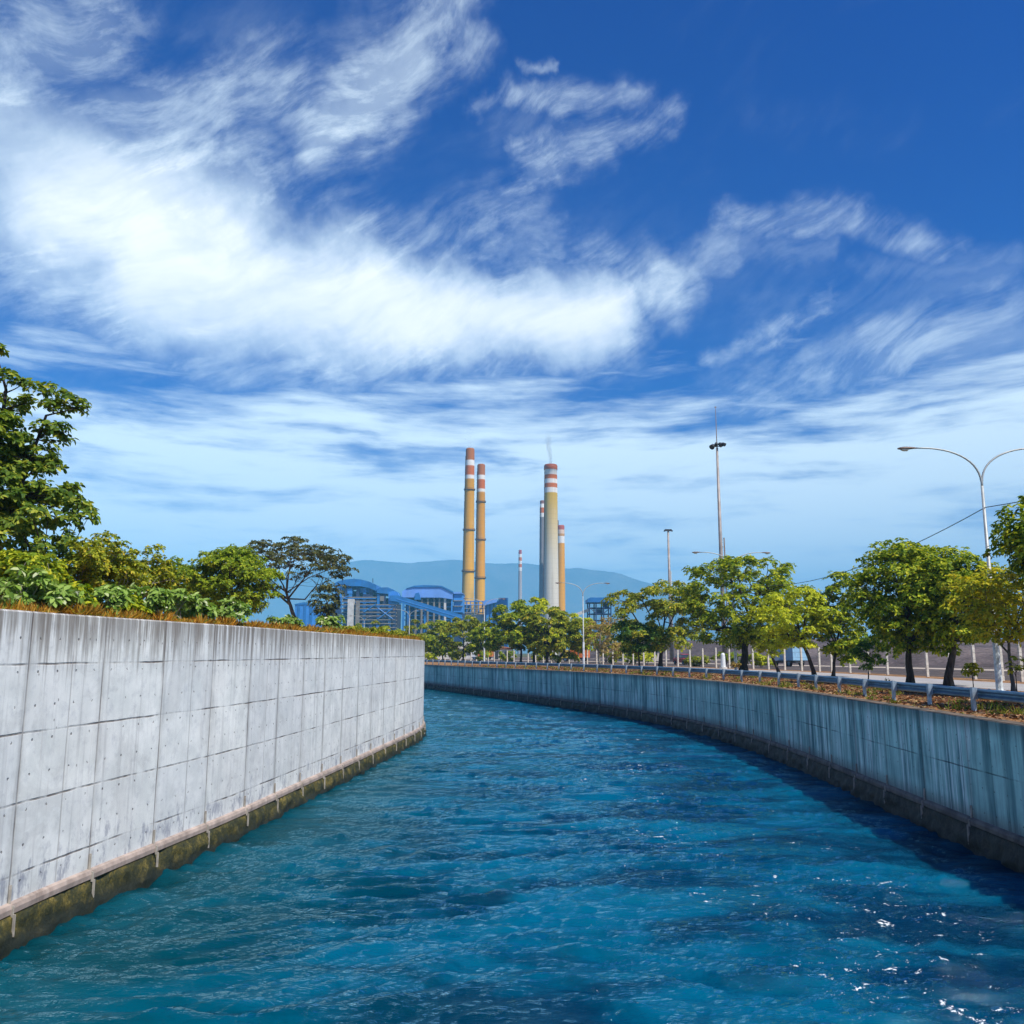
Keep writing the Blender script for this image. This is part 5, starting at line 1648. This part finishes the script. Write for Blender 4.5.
# ------------------------------------------------------------------ sun and sky
SUN_AZ = math.radians(133)      # clockwise from +Y, so to the right and a little behind the camera
SUN_EL = math.radians(54)
sd = bpy.data.lights.new("sun", "SUN")
sd.energy = 4.6
sd.angle = math.radians(0.5)
sd.color = (1.0, 0.94, 0.84)
so = bpy.data.objects.new("sun", sd)
COL.objects.link(so)
sv = Vector((math.sin(SUN_AZ) * math.cos(SUN_EL), math.cos(SUN_AZ) * math.cos(SUN_EL), math.sin(SUN_EL)))
so.rotation_euler = sv.to_track_quat("Z", "Y").to_euler()
so.location = (60, -60, 90)

w = bpy.data.worlds.new("World")
scene.world = w
w.use_nodes = True
nt = w.node_tree
nt.nodes.clear()
g = G(nt)
wout = nt.nodes.new("ShaderNodeOutputWorld")
sky = g.n("ShaderNodeTexSky", sky_type="NISHITA", sun_disc=False, sun_elevation=SUN_EL, sun_rotation=SUN_AZ, altitude=0.0, air_density=1.0, dust_density=0.3, ozone_density=3.0).outputs[0]
D = g.n("ShaderNodeTexCoord").outputs["Generated"]
sep = g.n("ShaderNodeSeparateXYZ", {0: D})
az = g.math("ARCTAN2", sep.outputs[0], sep.outputs[1])
el = g.math("ARCSINE", sep.outputs[2])
pv = g.n("ShaderNodeCombineXYZ", {0: az, 1: el, 2: 0.0}).outputs[0]
# wind-drawn wobble of the cloud outlines
wn = g.n("ShaderNodeTexNoise", {"Vector": pv, "Scale": 5.0, "Detail": 1.5, "Roughness": 0.5})
warp = g.vmath("MULTIPLY", g.vmath("SUBTRACT", wn.outputs["Color"], (0.5, 0.5, 0.5)), (0.11, 0.08, 0.0))
wn2 = g.n("ShaderNodeTexNoise", {"Vector": pv, "Scale": 22.0, "Detail": 3.0, "Roughness": 0.6})
warp2 = g.vmath("MULTIPLY", g.vmath("SUBTRACT", wn2.outputs["Color"], (0.5, 0.5, 0.5)), (0.040, 0.032, 0.0))
wn3 = g.n("ShaderNodeTexNoise", {"Vector": pv, "Scale": 7.0, "Detail": 6.0, "Roughness": 0.62})
warp3 = g.vmath("MULTIPLY", g.vmath("SUBTRACT", wn3.outputs["Color"], (0.5, 0.5, 0.5)), (0.13, 0.10, 0.0))
pw = g.vmath("ADD", g.vmath("ADD", pv, warp3), warp2)

STROKES = [  # x0, y0, x1, y1, radius, strength (columns and rows are only a way to write down directions)
    (60, 200, 230, 250, 95, 0.92), (150, 260, 330, 295, 85, 1.0), (300, 285, 460, 318, 72, 1.0), (450, 318, 600, 312, 56, 1.0), (590, 302, 670, 275, 40, 0.62), (660, 268, 730, 250, 26, 0.38),
    (90, 310, 300, 345, 46, 0.5), (0, 130, 70, 190, 70, 0.75), (-60, 50, 90, 30, 60, 0.5), (60, 115, 290, 85, 44, 0.5), (250, 120, 290, 60, 26, 0.3), (-150, 150, 0, 160, 90, 0.6),
    (330, 125, 400, 60, 50, 0.62), (390, 80, 455, -10, 40, 0.52), (430, 95, 480, 45, 22, 0.4), (300, 60, 380, 20, 34, 0.28),
    (500, 106, 560, 108, 16, 0.45), (550, 106, 620, 92, 20, 0.46), (605, 92, 680, 98, 15, 0.38), (505, 208, 545, 172, 17, 0.46), (540, 174, 590, 150, 26, 0.50), (585, 150, 662, 117, 16, 0.42), (500, 140, 600, 115, 30, 0.2), (380, 235, 520, 212, 34, 0.4), (430, 240, 550, 240, 18, 0.34),
    (735, 225, 850, 210, 20, 0.46), (840, 210, 940, 245, 20, 0.42), (880, 225, 900, 240, 16, 0.3), (860, 270, 1010, 262, 18, 0.26), (735, 248, 820, 250, 20, 0.28), (715, 352, 770, 332, 13, 0.40), (765, 334, 828, 298, 12, 0.44),
    (740, 395, 900, 362, 40, 0.46), (880, 365, 1080, 320, 46, 0.52), (760, 310, 1040, 285, 40, 0.22), (900, 400, 1080, 385, 40, 0.4),
    (0, 340, 200, 330, 30, 0.3), (60, 390, 420, 370, 18, 0.22), (520, 72, 545, 68, 8, 0.36), (475, 115, 500, 112, 10, 0.3), (760, 110, 900, 125, 22, 0.13), (250, 205, 520, 235, 60, 0.2), (150, 110, 320, 170, 70, 0.24), (600, 250, 900, 300, 60, 0.16), (0, 60, 250, 60, 80, 0.2), (100, 335, 560, 368, 44, 0.34),
]
mask = None
for x0, y0, x1, y1, rad, st in STROKES:
    a = direction(x0, y0); b = direction(x1, y1)
    ba = (b[0] - a[0], b[1] - a[1], 0.0)
    bb = ba[0] ** 2 + ba[1] ** 2
    pa = g.vmath("SUBTRACT", pw, (a[0], a[1], 0.0))
    h = g.math("DIVIDE", g.vmath("DOT_PRODUCT", pa, ba), bb, clamp=True)
    sc_ = g.n("ShaderNodeVectorMath", {0: ba, "Scale": h}, operation="SCALE").outputs[0]
    d = g.vmath("DISTANCE", pa, sc_)
    r_ = rad / F
    mk = g.n("ShaderNodeMapRange", {"Value": d, "From Min": r_ * 1.75, "From Max": r_ * 0.05, "To Min": 0.0, "To Max": st}, interpolation_type="SMOOTHSTEP").outputs[0]
    mask = mk if mask is None else g.math("MAXIMUM", mask, mk)
# fibres: stretched along the drift, finer towards the edges
ps = g.vmath("ADD", pv, g.vmath("MULTIPLY", warp, (1.2, 1.2, 0.0)))
rot = g.n("ShaderNodeMapping", {"Vector": ps, "Rotation": (0, 0, math.radians(24)), "Scale": (2.0, 0.75, 1.0)}, vector_type="TEXTURE").outputs[0]
fib = g.noise(rot, 8.0, 7, 0.62, 0.15)
fib2 = g.noise(rot, 30.0, 5, 0.62, 0.2)
soft = g.noise(pw, 6.0, 4, 0.55)
hair = g.n("ShaderNodeMapping", {"Vector": ps, "Rotation": (0, 0, math.radians(30)), "Scale": (2.2, 0.6, 1.0)}, vector_type="TEXTURE").outputs[0]
fib3 = g.noise(hair, 34.0, 5, 0.7, 0.0)
tex = g.math("ADD", g.math("ADD", g.math("MULTIPLY", fib, 0.45), g.math("MULTIPLY", fib2, 0.30)), g.math("MULTIPLY", fib3, 0.25))
# thin parts break up into feathers, the thick body stays soft and closed
thin = g.math("MULTIPLY", g.math("POWER", g.smooth(mask, 0.0, 0.85), 1.2), g.math("MAXIMUM", g.smooth(tex, 0.38, 0.66), g.smooth(mask, 0.2, 0.9, 0.02, 0.62)))
dens = g.math("ADD", mask, g.math("MULTIPLY", g.math("SUBTRACT", tex, 0.5), 1.1))
thick = g.math("MULTIPLY", g.smooth(dens, 0.15, 1.1), g.smooth(g.noise(rot, 5.0, 5, 0.55), 0.32, 0.62, 0.78, 1.0))
body_ = g.smooth(g.math("ADD", mask, g.math("MULTIPLY", g.math("SUBTRACT", g.noise(pw, 9.0, 5, 0.6, 0.3), 0.5), 0.9)), 0.35, 1.05)
cover = g.math("ADD", g.math("MULTIPLY", thin, g.math("SUBTRACT", 1.0, body_)), g.math("MULTIPLY", thick, body_))
# faint fibres over the whole sky and the pale streaky deck low down
flat = g.n("ShaderNodeMapping", {"Vector": g.vmath("ADD", pv, g.vmath("MULTIPLY", warp, (0.45, 0.35, 0.0))), "Rotation": (0, 0, math.radians(-3)), "Scale": (1.0, 6.5, 1.0)}).outputs[0]
deckn = g.noise(flat, 4.0, 6, 0.6, 0.1)
e_hi, e_lo = direction(512, 368)[1], direction(512, 470)[1]
deck = g.smooth(g.math("ADD", el, g.math("MULTIPLY", g.math("SUBTRACT", deckn, 0.5), -0.30)), e_hi, e_lo, 0.0, 0.92)
deck = g.math("MULTIPLY", deck, g.smooth(g.math("ADD", deckn, g.math("MULTIPLY", soft, 0.25)), 0.36, 0.66, 0.30, 1.0))
wisp = g.math("MULTIPLY", g.smooth(fib, 0.52, 0.78), 0.035)
cov = g.math("MAXIMUM", g.math("MAXIMUM", cover, deck), wisp)
up = g.smooth(sep.outputs[2], -0.02, 0.03)
cov = g.math("MULTIPLY", cov, up)
# deep polarised blue of the clear parts
skyc = g.n("ShaderNodeHueSaturation", {"Hue": 0.5, "Saturation": 1.35, "Value": 1.0, "Color": sky}).outputs[0]
skyc = g.mix(1.0, skyc, (0.0, 0.36, 1.0, 1.0), "MULTIPLY")
bg_sky = g.n("ShaderNodeBackground", {"Color": skyc, "Strength": 0.085}).outputs[0]
ccol = g.mix(g.smooth(cover, 0.45, 1.0), (0.80, 0.94, 1.0), (0.95, 0.98, 1.0))
bg_cloud = g.n("ShaderNodeBackground", {"Color": ccol, "Strength": 1.08}).outputs[0]
mx = g.n("ShaderNodeMixShader", {0: cov, 1: bg_sky, 2: bg_cloud}).outputs[0]
nt.links.new(mx, wout.inputs[0])
w.cycles.sampling_method = "MANUAL"
w.cycles.sample_map_resolution = 512

# ------------------------------------------------------------------ render settings
scene.render.engine = "CYCLES"
scene.cycles.use_denoising = True
scene.cycles.max_bounces = 6
scene.cycles.diffuse_bounces = 3
scene.cycles.glossy_bounces = 3
scene.cycles.transmission_bounces = 4
scene.cycles.volume_bounces = 1
scene.cycles.caustics_reflective = False
scene.cycles.caustics_refractive = False
scene.view_settings.view_transform = "Standard"
scene.view_settings.look = "None"
scene.view_settings.exposure = 0.46
scene.view_settings.gamma = 1.0
scene.render.resolution_x = 1024
scene.render.resolution_y = 1024
